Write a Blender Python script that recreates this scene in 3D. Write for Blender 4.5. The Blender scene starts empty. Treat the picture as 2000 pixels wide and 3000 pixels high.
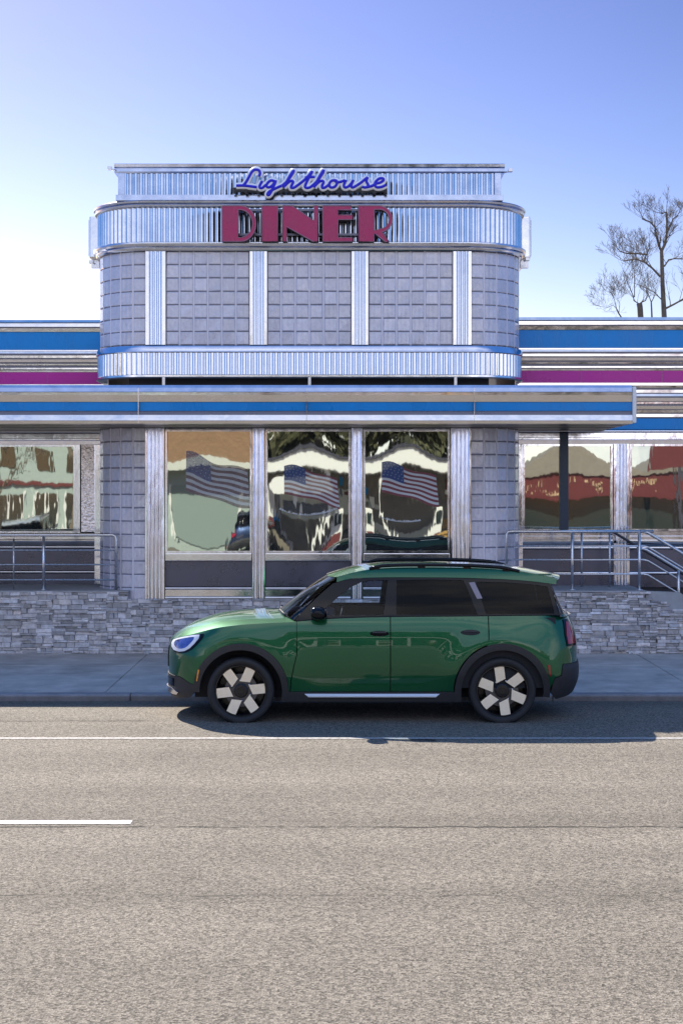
import bpy, bmesh, math, random
import numpy as np
from mathutils import Vector, Matrix
from mathutils.geometry import delaunay_2d_cdt

SC = bpy.context.scene
COL = SC.collection
R = math.radians
random.seed(7)
rng = random.Random(11)

# ------------------------------------------------------------------ camera, sky, sun, exposure
CAM_H = 2.38
cam_d = bpy.data.cameras.new("camera")
cam_d.sensor_fit = 'HORIZONTAL'
cam_d.sensor_width = 24.0
cam_d.lens = 50.0
cam_d.shift_y = -0.030
cam_d.clip_end = 2000
cam = bpy.data.objects.new("camera", cam_d)
cam.location = (0, 0, CAM_H)
cam.rotation_euler = (R(90), 0, 0)
COL.objects.link(cam)
SC.camera = cam

SUN_POS = Vector((-0.50, 0.90, 1.0)).normalized()          # direction towards the sun
SUN_EL = math.asin(SUN_POS.z)
SUN_AZ = math.atan2(SUN_POS.x, SUN_POS.y)
sun_d = bpy.data.lights.new("sun", 'SUN')
sun_d.energy = 3.3
sun_d.angle = R(0.53)
sun_d.color = (1.0, 0.93, 0.82)
sun = bpy.data.objects.new("sun", sun_d)
sun.rotation_euler = (-SUN_POS).to_track_quat('-Z', 'Y').to_euler()
sun.location = (-20, 60, 60)
COL.objects.link(sun)

W = bpy.data.worlds.new("World")
SC.world = W
W.use_nodes = True
nt = W.node_tree
nt.nodes.clear()
sky = nt.nodes.new('ShaderNodeTexSky')
sky.sky_type = 'NISHITA'
sky.sun_disc = False
sky.sun_elevation = SUN_EL
sky.sun_rotation = SUN_AZ
sky.altitude = 0
sky.air_density = 1.0
sky.dust_density = 0.5
sky.ozone_density = 2.5
tint = nt.nodes.new('ShaderNodeMixRGB')
tint.blend_type = 'MULTIPLY'
tint.inputs[0].default_value = 1.0
tint.inputs[2].default_value = (0.0940, 0.0550, 0.0456, 1)
bg = nt.nodes.new('ShaderNodeBackground')
bg.inputs[1].default_value = 0.10
wo = nt.nodes.new('ShaderNodeOutputWorld')
gam = nt.nodes.new('ShaderNodeGamma')
gam.inputs[1].default_value = 2.2
nt.links.new(sky.outputs[0], gam.inputs[0])
nt.links.new(gam.outputs[0], tint.inputs[1])
# thin bright cloud and extra blue added to the unseen sky, lighting the diner's shaded front
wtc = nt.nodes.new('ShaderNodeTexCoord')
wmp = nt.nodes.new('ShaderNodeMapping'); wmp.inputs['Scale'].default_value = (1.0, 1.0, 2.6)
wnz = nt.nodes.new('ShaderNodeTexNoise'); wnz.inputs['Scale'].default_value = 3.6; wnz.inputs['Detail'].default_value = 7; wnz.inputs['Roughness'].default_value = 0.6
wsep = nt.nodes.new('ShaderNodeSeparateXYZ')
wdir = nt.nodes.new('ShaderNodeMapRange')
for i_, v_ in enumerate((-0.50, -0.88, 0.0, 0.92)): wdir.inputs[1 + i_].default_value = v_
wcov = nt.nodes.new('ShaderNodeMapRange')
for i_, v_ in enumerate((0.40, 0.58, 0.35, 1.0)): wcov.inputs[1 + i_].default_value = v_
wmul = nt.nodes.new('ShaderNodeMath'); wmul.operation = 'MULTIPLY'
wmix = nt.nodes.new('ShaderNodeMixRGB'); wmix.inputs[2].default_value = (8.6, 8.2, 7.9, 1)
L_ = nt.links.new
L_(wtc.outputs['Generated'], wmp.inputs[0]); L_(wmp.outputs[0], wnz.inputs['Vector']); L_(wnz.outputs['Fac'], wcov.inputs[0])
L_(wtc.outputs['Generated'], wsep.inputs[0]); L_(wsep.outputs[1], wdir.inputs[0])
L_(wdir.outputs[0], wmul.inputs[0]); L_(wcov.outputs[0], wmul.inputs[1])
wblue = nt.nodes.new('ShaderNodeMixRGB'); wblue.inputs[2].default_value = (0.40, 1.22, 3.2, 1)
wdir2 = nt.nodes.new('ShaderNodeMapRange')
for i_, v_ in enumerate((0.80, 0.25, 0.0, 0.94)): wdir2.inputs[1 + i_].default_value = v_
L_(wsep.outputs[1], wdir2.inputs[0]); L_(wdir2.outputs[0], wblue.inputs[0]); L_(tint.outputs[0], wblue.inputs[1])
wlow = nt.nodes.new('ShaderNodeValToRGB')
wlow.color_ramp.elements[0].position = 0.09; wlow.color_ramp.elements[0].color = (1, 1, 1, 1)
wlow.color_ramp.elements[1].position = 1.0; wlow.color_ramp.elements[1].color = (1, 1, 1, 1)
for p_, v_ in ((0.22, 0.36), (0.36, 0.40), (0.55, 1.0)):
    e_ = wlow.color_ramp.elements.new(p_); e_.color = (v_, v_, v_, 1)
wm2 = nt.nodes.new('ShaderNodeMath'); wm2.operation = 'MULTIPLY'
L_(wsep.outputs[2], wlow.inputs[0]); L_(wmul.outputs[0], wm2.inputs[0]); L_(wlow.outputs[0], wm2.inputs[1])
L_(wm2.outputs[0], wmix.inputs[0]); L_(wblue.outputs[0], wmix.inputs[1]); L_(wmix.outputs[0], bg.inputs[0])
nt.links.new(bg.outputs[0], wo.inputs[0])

SC.view_settings.view_transform = 'Standard'
SC.view_settings.look = 'None'
SC.view_settings.gamma = 1.0
SC.view_settings.exposure = 1.5
SC.render.engine = 'CYCLES'
SC.cycles.max_bounces = 10
SC.cycles.glossy_bounces = 5
SC.cycles.transparent_max_bounces = 12
SC.cycles.caustics_reflective = False
SC.cycles.caustics_refractive = False
SC.cycles.sample_clamp_indirect = 6.0

F = 50.0 / 24.0 * 2000.0            # focal length in photo pixels: used only to turn measurements into metres
def PX(px, D): return (px - 1000.0) * D / F
def PZ(py, D): return CAM_H + (1440.0 - py) * D / F

# ------------------------------------------------------------------ helpers
def mat(name, base=(0.5, 0.5, 0.5), rough=0.5, metal=0.0, spec=0.5, coat=0.0, coat_rough=0.03,
        var=0.0, var_scale=8.0, bump=0.0, bump_scale=40.0, rvar=0.0, stretch=(1, 1, 1), alpha=1.0):
    m = bpy.data.materials.new(name)
    m.use_nodes = True
    n = m.node_tree.nodes; l = m.node_tree.links
    b = n['Principled BSDF']
    b.inputs['Base Color'].default_value = (*base, 1)
    b.inputs['Roughness'].default_value = rough
    b.inputs['Metallic'].default_value = metal
    b.inputs['Specular IOR Level'].default_value = spec
    b.inputs['Coat Weight'].default_value = coat
    b.inputs['Coat Roughness'].default_value = coat_rough
    b.inputs['Alpha'].default_value = alpha
    if var or bump or rvar:
        tc = n.new('ShaderNodeTexCoord')
        mp = n.new('ShaderNodeMapping')
        mp.inputs['Scale'].default_value = stretch
        l.new(tc.outputs['Object'], mp.inputs[0])
    if var or rvar:
        nz = n.new('ShaderNodeTexNoise')
        nz.inputs['Scale'].default_value = var_scale
        nz.inputs['Detail'].default_value = 6
        nz.inputs['Roughness'].default_value = 0.65
        l.new(mp.outputs[0], nz.inputs['Vector'])
        if var:
            cr = n.new('ShaderNodeMapRange')
            cr.inputs[1].default_value = 0.3; cr.inputs[2].default_value = 0.7
            cr.inputs[3].default_value = 1 - var; cr.inputs[4].default_value = 1 + var
            l.new(nz.outputs['Fac'], cr.inputs[0])
            mx = n.new('ShaderNodeVectorMath'); mx.operation = 'SCALE'
            mx.inputs[0].default_value = base
            l.new(cr.outputs[0], mx.inputs['Scale'])
            l.new(mx.outputs[0], b.inputs['Base Color'])
        if rvar:
            rr = n.new('ShaderNodeMapRange')
            rr.inputs[1].default_value = 0.3; rr.inputs[2].default_value = 0.7
            rr.inputs[3].default_value = max(0.01, rough - rvar); rr.inputs[4].default_value = rough + rvar
            l.new(nz.outputs['Fac'], rr.inputs[0])
            l.new(rr.outputs[0], b.inputs['Roughness'])
    if bump:
        nb = n.new('ShaderNodeTexNoise')
        nb.inputs['Scale'].default_value = bump_scale
        nb.inputs['Detail'].default_value = 3
        l.new(mp.outputs[0], nb.inputs['Vector'])
        bp = n.new('ShaderNodeBump')
        bp.inputs['Strength'].default_value = 1.0
        bp.inputs['Distance'].default_value = bump
        l.new(nb.outputs['Fac'], bp.inputs['Height'])
        l.new(bp.outputs[0], b.inputs['Normal'])
    return m

M = {}
M['steel'] = mat('polished_steel', (0.74, 0.73, 0.74), 0.13, 1.0, rvar=0.07, var=0.06, var_scale=3.0, bump=0.006, bump_scale=2.5)
M['steel_brushed'] = mat('brushed_steel', (0.74, 0.74, 0.77), 0.15, 1.0, rvar=0.06, var=0.08, var_scale=4.0, bump=0.0008, bump_scale=9)
M['steel_pillar'] = mat('rolled_steel', (0.86, 0.88, 0.98), 0.12, 1.0, rvar=0.07, var=0.06, var_scale=9.0, bump=0.004, bump_scale=9.0, stretch=(1, 1, 0.3))
M['steel_trim'] = mat('steel_trim', (0.50, 0.55, 0.68), 0.16, 1.0, rvar=0.07, var=0.12, var_scale=5.0, bump=0.0008, bump_scale=9)
M['rail'] = mat('rail_steel', (0.66, 0.66, 0.68), 0.3, 1.0, rvar=0.1, var_scale=20)
M['blue'] = mat('blue_enamel', (0.0, 0.24, 0.64), 0.3, 0.0, spec=0.25, coat=0.06, rvar=0.1, var=0.10, var_scale=3.0, stretch=(1, 1, .3))
M['magenta'] = mat('magenta_enamel', (0.54, 0.024, 0.31), 0.3, 0.0, spec=0.25, coat=0.06, rvar=0.08, var=0.06, var_scale=1.5)
M['letter'] = mat('magenta_acrylic', (0.42, 0.005, 0.10), 0.28, 0.0, var=0.10, var_scale=4, rvar=0.1)
M['letter_side'] = mat('letter_return', (0.012, 0.012, 0.014), 0.5)
M['script'] = mat('script_blue', (0.002, 0.003, 0.62), 0.4, 0.0, var=0.08, var_scale=6)
M['script_white'] = mat('script_white', (0.90, 0.90, 0.94), 0.4)
M['dark'] = mat('dark_panel', (0.035, 0.035, 0.045), 0.45, 0.0, var=0.25, var_scale=3, rvar=0.1)
M['dark_metal'] = mat('dark_metal', (0.13, 0.13, 0.17), 0.3, 0.75, var=0.1, var_scale=2, rvar=0.1)
M['blue_post'] = mat('blue_post', (0.012, 0.035, 0.075), 0.35, 0.0)
M['core'] = mat('core_wall', (0.05, 0.05, 0.055), 0.8)
M['soffit'] = mat('soffit_panel', (0.30, 0.27, 0.24), 0.35, 0.6, var=0.12, var_scale=2, rvar=0.12)
M['roofing'] = mat('roofing', (0.25, 0.25, 0.26), 0.8, var=0.2)
M['concrete'] = mat('pale_concrete', (0.36, 0.36, 0.37), 0.85, var=0.14, var_scale=5, bump=0.002, bump_scale=60)
M['white_paint'] = mat('white_paint', (0.8, 0.8, 0.8), 0.5)

def glassblock_mat():
    m = mat('glass_block', (0.56, 0.55, 0.64), 0.05, 0.0, spec=1.0, coat=0.5, var=0.12, var_scale=18.0, bump=0.0035, bump_scale=30, rvar=0.03)
    n0 = m.node_tree.nodes; at = n0.new('ShaderNodeAttribute'); at.attribute_name = 'tone'
    sc_ = [q for q in n0 if q.type == 'VECT_MATH'][0]; mv = n0.new('ShaderNodeVectorMath'); mv.operation = 'MULTIPLY'
    m.node_tree.links.new(sc_.outputs[0], mv.inputs[0]); m.node_tree.links.new(at.outputs['Color'], mv.inputs[1]); m.node_tree.links.new(mv.outputs[0], n0['Principled BSDF'].inputs['Base Color'])
    n = m.node_tree.nodes; l = m.node_tree.links
    tc = n.new('ShaderNodeTexCoord'); wv = n.new('ShaderNodeTexWave'); wv.inputs['Scale'].default_value = 4.83; wv.inputs['Distortion'].default_value = 1.2; wv.inputs['Detail'].default_value = 2
    l.new(tc.outputs['Object'], wv.inputs['Vector'])
    b2 = n.new('ShaderNodeBump'); b2.inputs['Distance'].default_value = 0.0022; b2.inputs['Strength'].default_value = 0.9
    old = [q for q in n if q.type == 'BUMP' and q != b2][0]
    l.new(wv.outputs['Fac'], b2.inputs['Height']); l.new(old.outputs[0], b2.inputs['Normal']); l.new(b2.outputs[0], n['Principled BSDF'].inputs['Normal'])
    return m
M['glassblock'] = glassblock_mat()
M['mortar'] = mat('block_joint', (0.20, 0.20, 0.26), 0.6)
M['joint_pale'] = mat('pale_joint', (0.72, 0.70, 0.78), 0.4)

def pane_mat():
    m = bpy.data.materials.new('reflective_glass'); m.use_nodes = True
    n = m.node_tree.nodes; l = m.node_tree.links
    b = n['Principled BSDF']
    b.inputs['Base Color'].default_value = (0.57, 0.61, 0.53, 1)
    b.inputs['Metallic'].default_value = 1.0
    b.inputs['Roughness'].default_value = 0.015
    tc = n.new('ShaderNodeTexCoord')
    nb = n.new('ShaderNodeTexNoise'); nb.inputs['Scale'].default_value = 1.3; nb.inputs['Detail'].default_value = 0.6
    bp = n.new('ShaderNodeBump'); bp.inputs['Strength'].default_value = 1.0; bp.inputs['Distance'].default_value = 0.0010
    l.new(tc.outputs['Object'], nb.inputs['Vector']); l.new(nb.outputs['Fac'], bp.inputs['Height']); l.new(bp.outputs[0], b.inputs['Normal'])
    d = n.new('ShaderNodeBsdfDiffuse'); d.inputs[0].default_value = (0.10, 0.125, 0.13, 1)
    mx = n.new('ShaderNodeMixShader'); mx.inputs[0].default_value = 0.18
    l.new(b.outputs[0], mx.inputs[1]); l.new(d.outputs[0], mx.inputs[2])
    nb2 = n.new('ShaderNodeTexNoise'); nb2.inputs['Scale'].default_value = 7.0; nb2.inputs['Detail'].default_value = 1.0
    mp2 = n.new('ShaderNodeMapping'); mp2.inputs['Scale'].default_value = (1.6, 1, 0.5)
    bp2 = n.new('ShaderNodeBump'); bp2.inputs['Strength'].default_value = 1.0; bp2.inputs['Distance'].default_value = 0.00022
    l.new(tc.outputs['Object'], mp2.inputs[0]); l.new(mp2.outputs[0], nb2.inputs['Vector']); l.new(nb2.outputs['Fac'], bp2.inputs['Height']); l.new(bp.outputs[0], bp2.inputs['Normal']); l.new(bp2.outputs[0], b.inputs['Normal'])
    l.new(mx.outputs[0], n['Material Output'].inputs['Surface'])
    return m
M['pane'] = pane_mat()

class MB:
    def __init__(s): s.v = []; s.f = []; s.m = []; s.sm = []; s.n = None
    def add(s, vs, fs, mi=0, smooth=False):
        o = len(s.v); s.v += [tuple(v) for v in vs]
        for f in fs: s.f.append([i + o for i in f]); s.m.append(mi); s.sm.append(smooth)
    def box(s, x0, x1, y0, y1, z0, z1, mi=0, b=0.0):
        if b <= 0:
            vs = [(x, y, z) for z in (z0, z1) for y in (y0, y1) for x in (x0, x1)]
            s.add(vs, [(0, 2, 3, 1), (4, 5, 7, 6), (0, 1, 5, 4), (2, 6, 7, 3), (0, 4, 6, 2), (1, 3, 7, 5)], mi)
        else:
            bm = bmesh.new(); bmesh.ops.create_cube(bm, size=1)
            for v in bm.verts: v.co = Vector(((x0 + x1) / 2 + v.co.x * (x1 - x0), (y0 + y1) / 2 + v.co.y * (y1 - y0), (z0 + z1) / 2 + v.co.z * (z1 - z0)))
            bmesh.ops.bevel(bm, geom=bm.edges[:], offset=b, segments=2, affect='EDGES', profile=0.6)
            bm.verts.index_update()
            s.add([v.co[:] for v in bm.verts], [[v.index for v in f.verts] for f in bm.faces], mi); bm.free()
    def tube(s, pts, r, seg=8, mi=0, caps=True, sy=1.0):
        pts = [Vector(p) for p in pts]; rs = r if isinstance(r, (list, tuple)) else [r] * len(pts)
        rings = []; up = None
        for i, p in enumerate(pts):
            t = (pts[min(i + 1, len(pts) - 1)] - pts[max(i - 1, 0)])
            if t.length < 1e-9: t = Vector((0, 0, 1))
            t.normalize()
            if sy != 1.0: a = Vector((0, 1, 0))
            elif up is None: a = Vector((0, 0, 1)) if abs(t.z) < 0.9 else Vector((1, 0, 0))
            else: a = up
            a = (a - t * a.dot(t)).normalized(); up = a; b = t.cross(a)
            rings.append([p + (a * math.cos(2 * math.pi * k / seg) * sy + b * math.sin(2 * math.pi * k / seg)) * rs[i] for k in range(seg)])
        vs = [v for rg in rings for v in rg]; fs = []
        for i in range(len(pts) - 1):
            for k in range(seg):
                a = i * seg + k; b = i * seg + (k + 1) % seg
                fs.append((a, b, b + seg, a + seg))
        if caps: fs.append(list(range(seg))[::-1]); fs.append([(len(pts) - 1) * seg + k for k in range(seg)])
        s.add(vs, fs, mi, True)
    def extrude_x(s, prof, x0, x1, yf, mi=0, smooth=False):
        n = len(prof); vs = [(x0, yf - o, z) for o, z in prof] + [(x1, yf - o, z) for o, z in prof]
        s.add(vs, [(i, (i + 1) % n, (i + 1) % n + n, i + n) for i in range(n)], mi, smooth)
        s.add(vs, [list(range(n)), list(range(n, 2 * n))[::-1]], mi, False)
    def sweep(s, path, prof, mi=0, smooth=False):
        n = len(prof); vs = []
        for (x, y, nx, ny, _) in path:
            vs += [(x + nx * o, y + ny * o, z) for o, z in prof]
        fs = []
        for i in range(len(path) - 1):
            for k in range(n):
                k2 = (k + 1) % n
                fs.append((i * n + k, i * n + k2, (i + 1) * n + k2, (i + 1) * n + k))
        fs.append(list(range(n))); fs.append([(len(path) - 1) * n + k for k in range(n)])
        s.add(vs, fs, mi, smooth)
    def build(s, name, mats, parent=None, recalc=True, smooth_angle=None):
        me = bpy.data.meshes.new(name)
        me.from_pydata(s.v, [], s.f)
        me.polygons.foreach_set('material_index', s.m)
        me.polygons.foreach_set('use_smooth', s.sm)
        for m in (mats if isinstance(mats, (list, tuple)) else [mats]):
            me.materials.append(M[m] if isinstance(m, str) else m)
        if recalc:
            bm = bmesh.new(); bm.from_mesh(me)
            bmesh.ops.recalc_face_normals(bm, faces=bm.faces[:]); bm.to_mesh(me); bm.free()
        me.update()
        if smooth_angle is not None and hasattr(me, 'set_sharp_from_angle'):
            me.polygons.foreach_set('use_smooth', [True] * len(me.polygons))
            me.set_sharp_from_angle(angle=R(smooth_angle))
        o = bpy.data.objects.new(name, me); COL.objects.link(o)
        if parent is not None: put(o, parent)
        return o

def put(o, parent):
    o.parent = parent
    w = Vector((0, 0, 0)); p = parent
    while p is not None: w += p.location; p = p.parent
    o.location = -w
def thing(name, label, cat, loc=(0, 0, 0), group=None):
    o = bpy.data.objects.new(name, None); COL.objects.link(o)
    o.empty_display_size = 0.3; o.location = loc
    o['label'] = label; o['category'] = cat
    if group: o['group'] = group
    return o
def tag(o, label, cat, group=None):
    o['label'] = label; o['category'] = cat
    if group: o['group'] = group
    return o
def struct(o): o['kind'] = 'structure'; return o

def half_round(z0, z1, d, n=7, base=0.0):
    """closed profile of a half-round moulding between z0 (low) and z1 (high), standing d proud"""
    c = (z0 + z1) / 2; r = (z1 - z0) / 2
    p = [(base - 0.02, z0)]
    for i in range(n + 1):
        a = -math.pi / 2 + math.pi * i / n
        p.append((base + d * math.cos(a), c + r * math.sin(a)))
    p.append((base - 0.02, z1))
    return p
def flat_prof(z0, z1, o, b=-0.02): return [(b, z0), (o, z0), (o, z1), (b, z1)]
# ------------------------------------------------------------------ setting: ground, road, pavement
def road_mat():
    m = bpy.data.materials.new('asphalt'); m.use_nodes = True
    n = m.node_tree.nodes; l = m.node_tree.links; b = n['Principled BSDF']
    b.inputs['Roughness'].default_value = 0.88; b.inputs['Specular IOR Level'].default_value = 0.25
    tc = n.new('ShaderNodeTexCoord')
    def noise(scale, det, stretch=(1, 1, 1), rough=0.6):
        mp = n.new('ShaderNodeMapping'); mp.inputs['Scale'].default_value = stretch
        l.new(tc.outputs['Object'], mp.inputs[0])
        t = n.new('ShaderNodeTexNoise'); t.inputs['Scale'].default_value = scale; t.inputs['Detail'].default_value = det; t.inputs['Roughness'].default_value = rough
        l.new(mp.outputs[0], t.inputs['Vector']); return t.outputs['Fac']
    def mr(src, a, b_, c, d):
        r = n.new('ShaderNodeMapRange'); r.clamp = True
        for i, v in enumerate((a, b_, c, d)): r.inputs[1 + i].default_value = v
        l.new(src, r.inputs[0]); return r.outputs[0]
    def math_(op, a, b_=None):
        k = n.new('ShaderNodeMath'); k.operation = op
        for i, v in enumerate((a, b_)):
            if v is None: continue
            if isinstance(v, (int, float)): k.inputs[i].default_value = v
            else: l.new(v, k.inputs[i])
        return k.outputs[0]
    agg = n.new('ShaderNodeTexVoronoi'); agg.inputs['Scale'].default_value = 80; l.new(tc.outputs['Object'], agg.inputs['Vector'])
    sep = n.new('ShaderNodeSeparateColor'); l.new(agg.outputs['Color'], sep.inputs[0])
    stone = mr(sep.outputs[0], 0.0, 1.0, 0.40, 1.58)
    fine = mr(noise(130, 2), 0.3, 0.7, 0.6, 1.4)
    mid = mr(noise(16, 3), 0.3, 0.7, 0.9, 1.1)
    big = mr(noise(0.5, 5, (0.12, 1.6, 1)), 0.3, 0.7, 0.84, 1.14)
    blot = mr(noise(0.9, 6, (0.6, 1.0, 1)), 0.3, 0.7, 0.90, 1.08)
    val = math_('MULTIPLY', math_('MULTIPLY', stone, fine), math_('MULTIPLY', math_('MULTIPLY', mid, big), blot))
    xyz = n.new('ShaderNodeSeparateXYZ'); l.new(tc.outputs['Object'], xyz.inputs[0])
    X, Y = xyz.outputs[0], xyz.outputs[1]
    wob = mr(noise(3.0, 4, (1, 0, 0)), 0.3, 0.7, -0.03, 0.03)
    def seam(y0, w, lo, hi):
        d = math_('ABSOLUTE', math_('SUBTRACT', math_('ADD', Y, wob), y0))
        core = mr(d, w * 0.4, w, 1.0, 0.0)
        brk = mr(noise(2.2, 5, (1, 0.2, 1)), lo, hi, 0.0, 1.0)
        return math_('MULTIPLY', core, brk)
    s1 = seam(10.08, 0.026, 0.38, 0.50)
    s2 = seam(8.37, 0.018, 0.46, 0.58)
    # broad dark bands where the lanes join and where tyres run
    def band(y0, w, k):
        d = math_('ABSOLUTE', math_('SUBTRACT', Y, y0))
        return math_('MULTIPLY', mr(d, 0.0, w, 1.0, 0.0), k)
    dark = math_('ADD', math_('ADD', band(10.25, 0.28, 0.13), band(8.35, 0.55, 0.20)), math_('ADD', band(6.9, 0.9, 0.03), band(16.2, 0.7, 0.25)))
    # oily streaks along the parking lane
    def streak(y0, w, x0, x1, k):
        a = mr(math_('ABSOLUTE', math_('SUBTRACT', Y, y0)), w * 0.3, w, 1.0, 0.0)
        bb = mr(math_('ABSOLUTE', math_('SUBTRACT', X, (x0 + x1) / 2)), (x1 - x0) * 0.35, (x1 - x0) * 0.5, 1.0, 0.0)
        return math_('MULTIPLY', math_('MULTIPLY', a, bb), math_('MULTIPLY', mr(noise(4, 4), 0.35, 0.6, 0.0, 1.0), k))
    dark = math_('ADD', dark, math_('ADD', streak(14.72, 0.07, -3.6, -2.9, 0.5), streak(14.75, 0.08, -2.95, -1.95, 0.55)))
    trk = None
    for y0 in (12.75, 11.2, 9.35, 7.6):
        t_ = math_('MULTIPLY', band(y0, 0.42, 0.10), mr(noise(0.8, 4, (0.15, 1, 1)), 0.3, 0.6, 0.3, 1.0)); trk = t_ if trk is None else math_('ADD', trk, t_)
    dark = math_('ADD', dark, trk)
    spots = mr(noise(2.4, 3, (0.6, 1.0, 1)), 0.68, 0.78, 0.0, 0.22)
    dark = math_('ADD', dark, spots)
    dark = math_('ADD', dark, streak(13.6, 0.10, 0.55, 0.95, 0.8))
    dark = math_('ADD', dark, math_('ADD', math_('MULTIPLY', s1, 0.75), math_('MULTIPLY', s2, 0.4)))
    val = math_('MULTIPLY', val, math_('SUBTRACT', 1.0, math_('MINIMUM', dark, 0.9)))
    sc = n.new('ShaderNodeVectorMath'); sc.operation = 'SCALE'; sc.inputs[0].default_value = (0.180, 0.157, 0.126)
    l.new(val, sc.inputs['Scale'])
    # pale scuffs
    sf = mr(noise(1.6, 6, (0.25, 3.0, 1), 0.75), 0.66, 0.74, 0.0, 0.35)
    mx = n.new('ShaderNodeMix'); mx.data_type = 'RGBA'
    mx.inputs['B'].default_value = (0.42, 0.40, 0.38, 1)
    l.new(sf, mx.inputs['Factor']); l.new(sc.outputs[0], mx.inputs['A'])
    l.new(mx.outputs['Result'], b.inputs['Base Color'])
    bp = n.new('ShaderNodeBump'); bp.inputs['Strength'].default_value = 0.7; bp.inputs['Distance'].default_value = 0.006
    l.new(agg.outputs['Distance'], bp.inputs['Height']); l.new(bp.outputs[0], b.inputs['Normal'])
    return m
M['asphalt'] = road_mat()

def paint_mat(name, col, lo=0.42, hi=0.52, base=(0.19, 0.16, 0.139)):
    m = bpy.data.materials.new(name); m.use_nodes = True
    n = m.node_tree.nodes; l = m.node_tree.links; b = n['Principled BSDF']; b.inputs['Roughness'].default_value = 0.7
    tc = n.new('ShaderNodeTexCoord')
    a = n.new('ShaderNodeTexNoise'); a.inputs['Scale'].default_value = 22; a.inputs['Detail'].default_value = 6; a.inputs['Roughness'].default_value = 0.75
    l.new(tc.outputs['Object'], a.inputs['Vector'])
    r = n.new('ShaderNodeMapRange'); r.inputs[1].default_value = lo; r.inputs[2].default_value = hi
    l.new(a.outputs['Fac'], r.inputs[0])
    mx = n.new('ShaderNodeMix'); mx.data_type = 'RGBA'; mx.inputs['A'].default_value = (*base, 1); mx.inputs['B'].default_value = (*col, 1)
    l.new(r.outputs[0], mx.inputs['Factor']); l.new(mx.outputs['Result'], b.inputs['Base Color'])
    return m
M['line_worn'] = paint_mat('worn_line_paint', (0.46, 0.44, 0.42), 0.34, 0.56)
M['line_white'] = paint_mat('white_line_paint', (0.80, 0.79, 0.77), 0.26, 0.36)

b = MB(); b.add([(-400, -400, -0.10), (400, -400, -0.10), (400, 400, -0.10), (-400, 400, -0.10)], [(0, 1, 2, 3)])
M['ground'] = mat('lot_ground', (0.17, 0.16, 0.15), 0.9, var=0.25, var_scale=0.4)
struct(b.build('ground', 'ground', recalc=False))
KERB = 16.52
b = MB()
ys = [-5.0, 0, 6, 12, 15.3, 15.9, KERB - 0.02]
zs = [0, 0, 0, 0, 0, -0.02, -0.055]
xs = [-60 + 3 * i for i in range(41)]
vs = [(x, y, z) for (y, z) in zip(ys, zs) for x in xs]; nx = len(xs)
b.add(vs, [(j * nx + i, j * nx + i + 1, (j + 1) * nx + i + 1, (j + 1) * nx + i) for j in range(len(ys) - 1) for i in range(nx - 1)])
struct(b.build('road', 'asphalt', recalc=False))
# painted lines: thin sheets 4 mm above the asphalt
b = MB(); b.add([(-60, 13.655, 0.004), (60, 13.655, 0.004), (60, 13.73, 0.004), (-60, 13.73, 0.004)], [(0, 1, 2, 3)])
struct(b.build('parking_lane_line', 'line_worn', recalc=False))
for k in range(-3, 3):
    x1 = PX(385, 10.22) + k * 12.2
    if k > 0: continue
    b = MB(); b.add([(x1 - 3.05, 10.165, 0.004), (x1, 10.165, 0.004), (x1, 10.27, 0.004), (x1 - 3.05, 10.27, 0.004)], [(0, 1, 2, 3)])
    struct(b.build('lane_dash', 'line_white', recalc=False))
# kerb: stone strip with rounded front edge
M['kerb'] = mat('kerb_concrete', (0.24, 0.23, 0.24), 0.85, var=0.25, var_scale=4, bump=0.003, bump_scale=50)
b = MB()
prof = [(0.0, -0.09), (0.02, 0.0), (0.015, 0.012), (0.0, 0.024), (-0.14, 0.026), (-0.14, -0.09)]
for k in range(-24, 25): b.extrude_x(prof, k * 2.45 + .006, (k + 1) * 2.45 - .006, KERB + 0.0)
struct(b.build('kerb', 'kerb'))
def walk_mat():
    m = mat('sidewalk_concrete', (0.47, 0.41, 0.36), 0.9, var=0.30, var_scale=1.9, bump=0.0015, bump_scale=90)
    return m
M['walk'] = walk_mat()
b = MB()
def slab(x0, x1, y0, y1):
    z = lambda y: 0.025 + (y - 16.66) * 0.009
    g = 0.013; r = 0.02
    vs = [(x0 + g, y0 + g, z(y0)), (x1 - g, y0 + g, z(y0)), (x1 - g, y1 - g, z(y1)), (x0 + g, y1 - g, z(y1)),
          (x0, y0, z(y0) - r), (x1, y0, z(y0) - r), (x1, y1, z(y1) - r), (x0, y1, z(y1) - r)]
    b.add(vs, [(0, 1, 2, 3), (4, 5, 1, 0), (5, 6, 2, 1), (6, 7, 3, 2), (7, 4, 0, 3)])
joints = [-60 + 0.0] + [-2.77 - 7.0 * k for k in range(8, -1, -1)] + [4.21 + 7.0 * k for k in range(8)] + [66]
for i in range(len(joints) - 1):
    slab(joints[i], joints[i + 1], 16.66, 19.05); slab(joints[i], joints[i + 1], 19.05, 24.0)
struct(b.build('sidewalk', 'walk', recalc=False))
# far side of the street, behind the photographer
b = MB(); b.extrude_x([(0.0, -0.09), (0.0, 0.12), (-0.16, 0.12), (-0.16, -0.09)], -60, 60, -5.0 + 0.0)
M_far = struct(b.build('far_kerb', 'kerb'))
M_far.location.y = -0.16
b = MB(); b.add([(-60, -8.5, 0.10), (60, -8.5, 0.10), (60, -5.16, 0.10), (-60, -5.16, 0.10)], [(0, 1, 2, 3)])
struct(b.build('far_sidewalk', 'kerb', recalc=False))
b = MB(); b.add([(-80, -90, -0.02), (80, -90, -0.02), (80, -8.5, -0.02), (-80, -8.5, -0.02)], [(0, 1, 2, 3)])
struct(b.build('parking_lot', 'asphalt', recalc=False))

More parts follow.
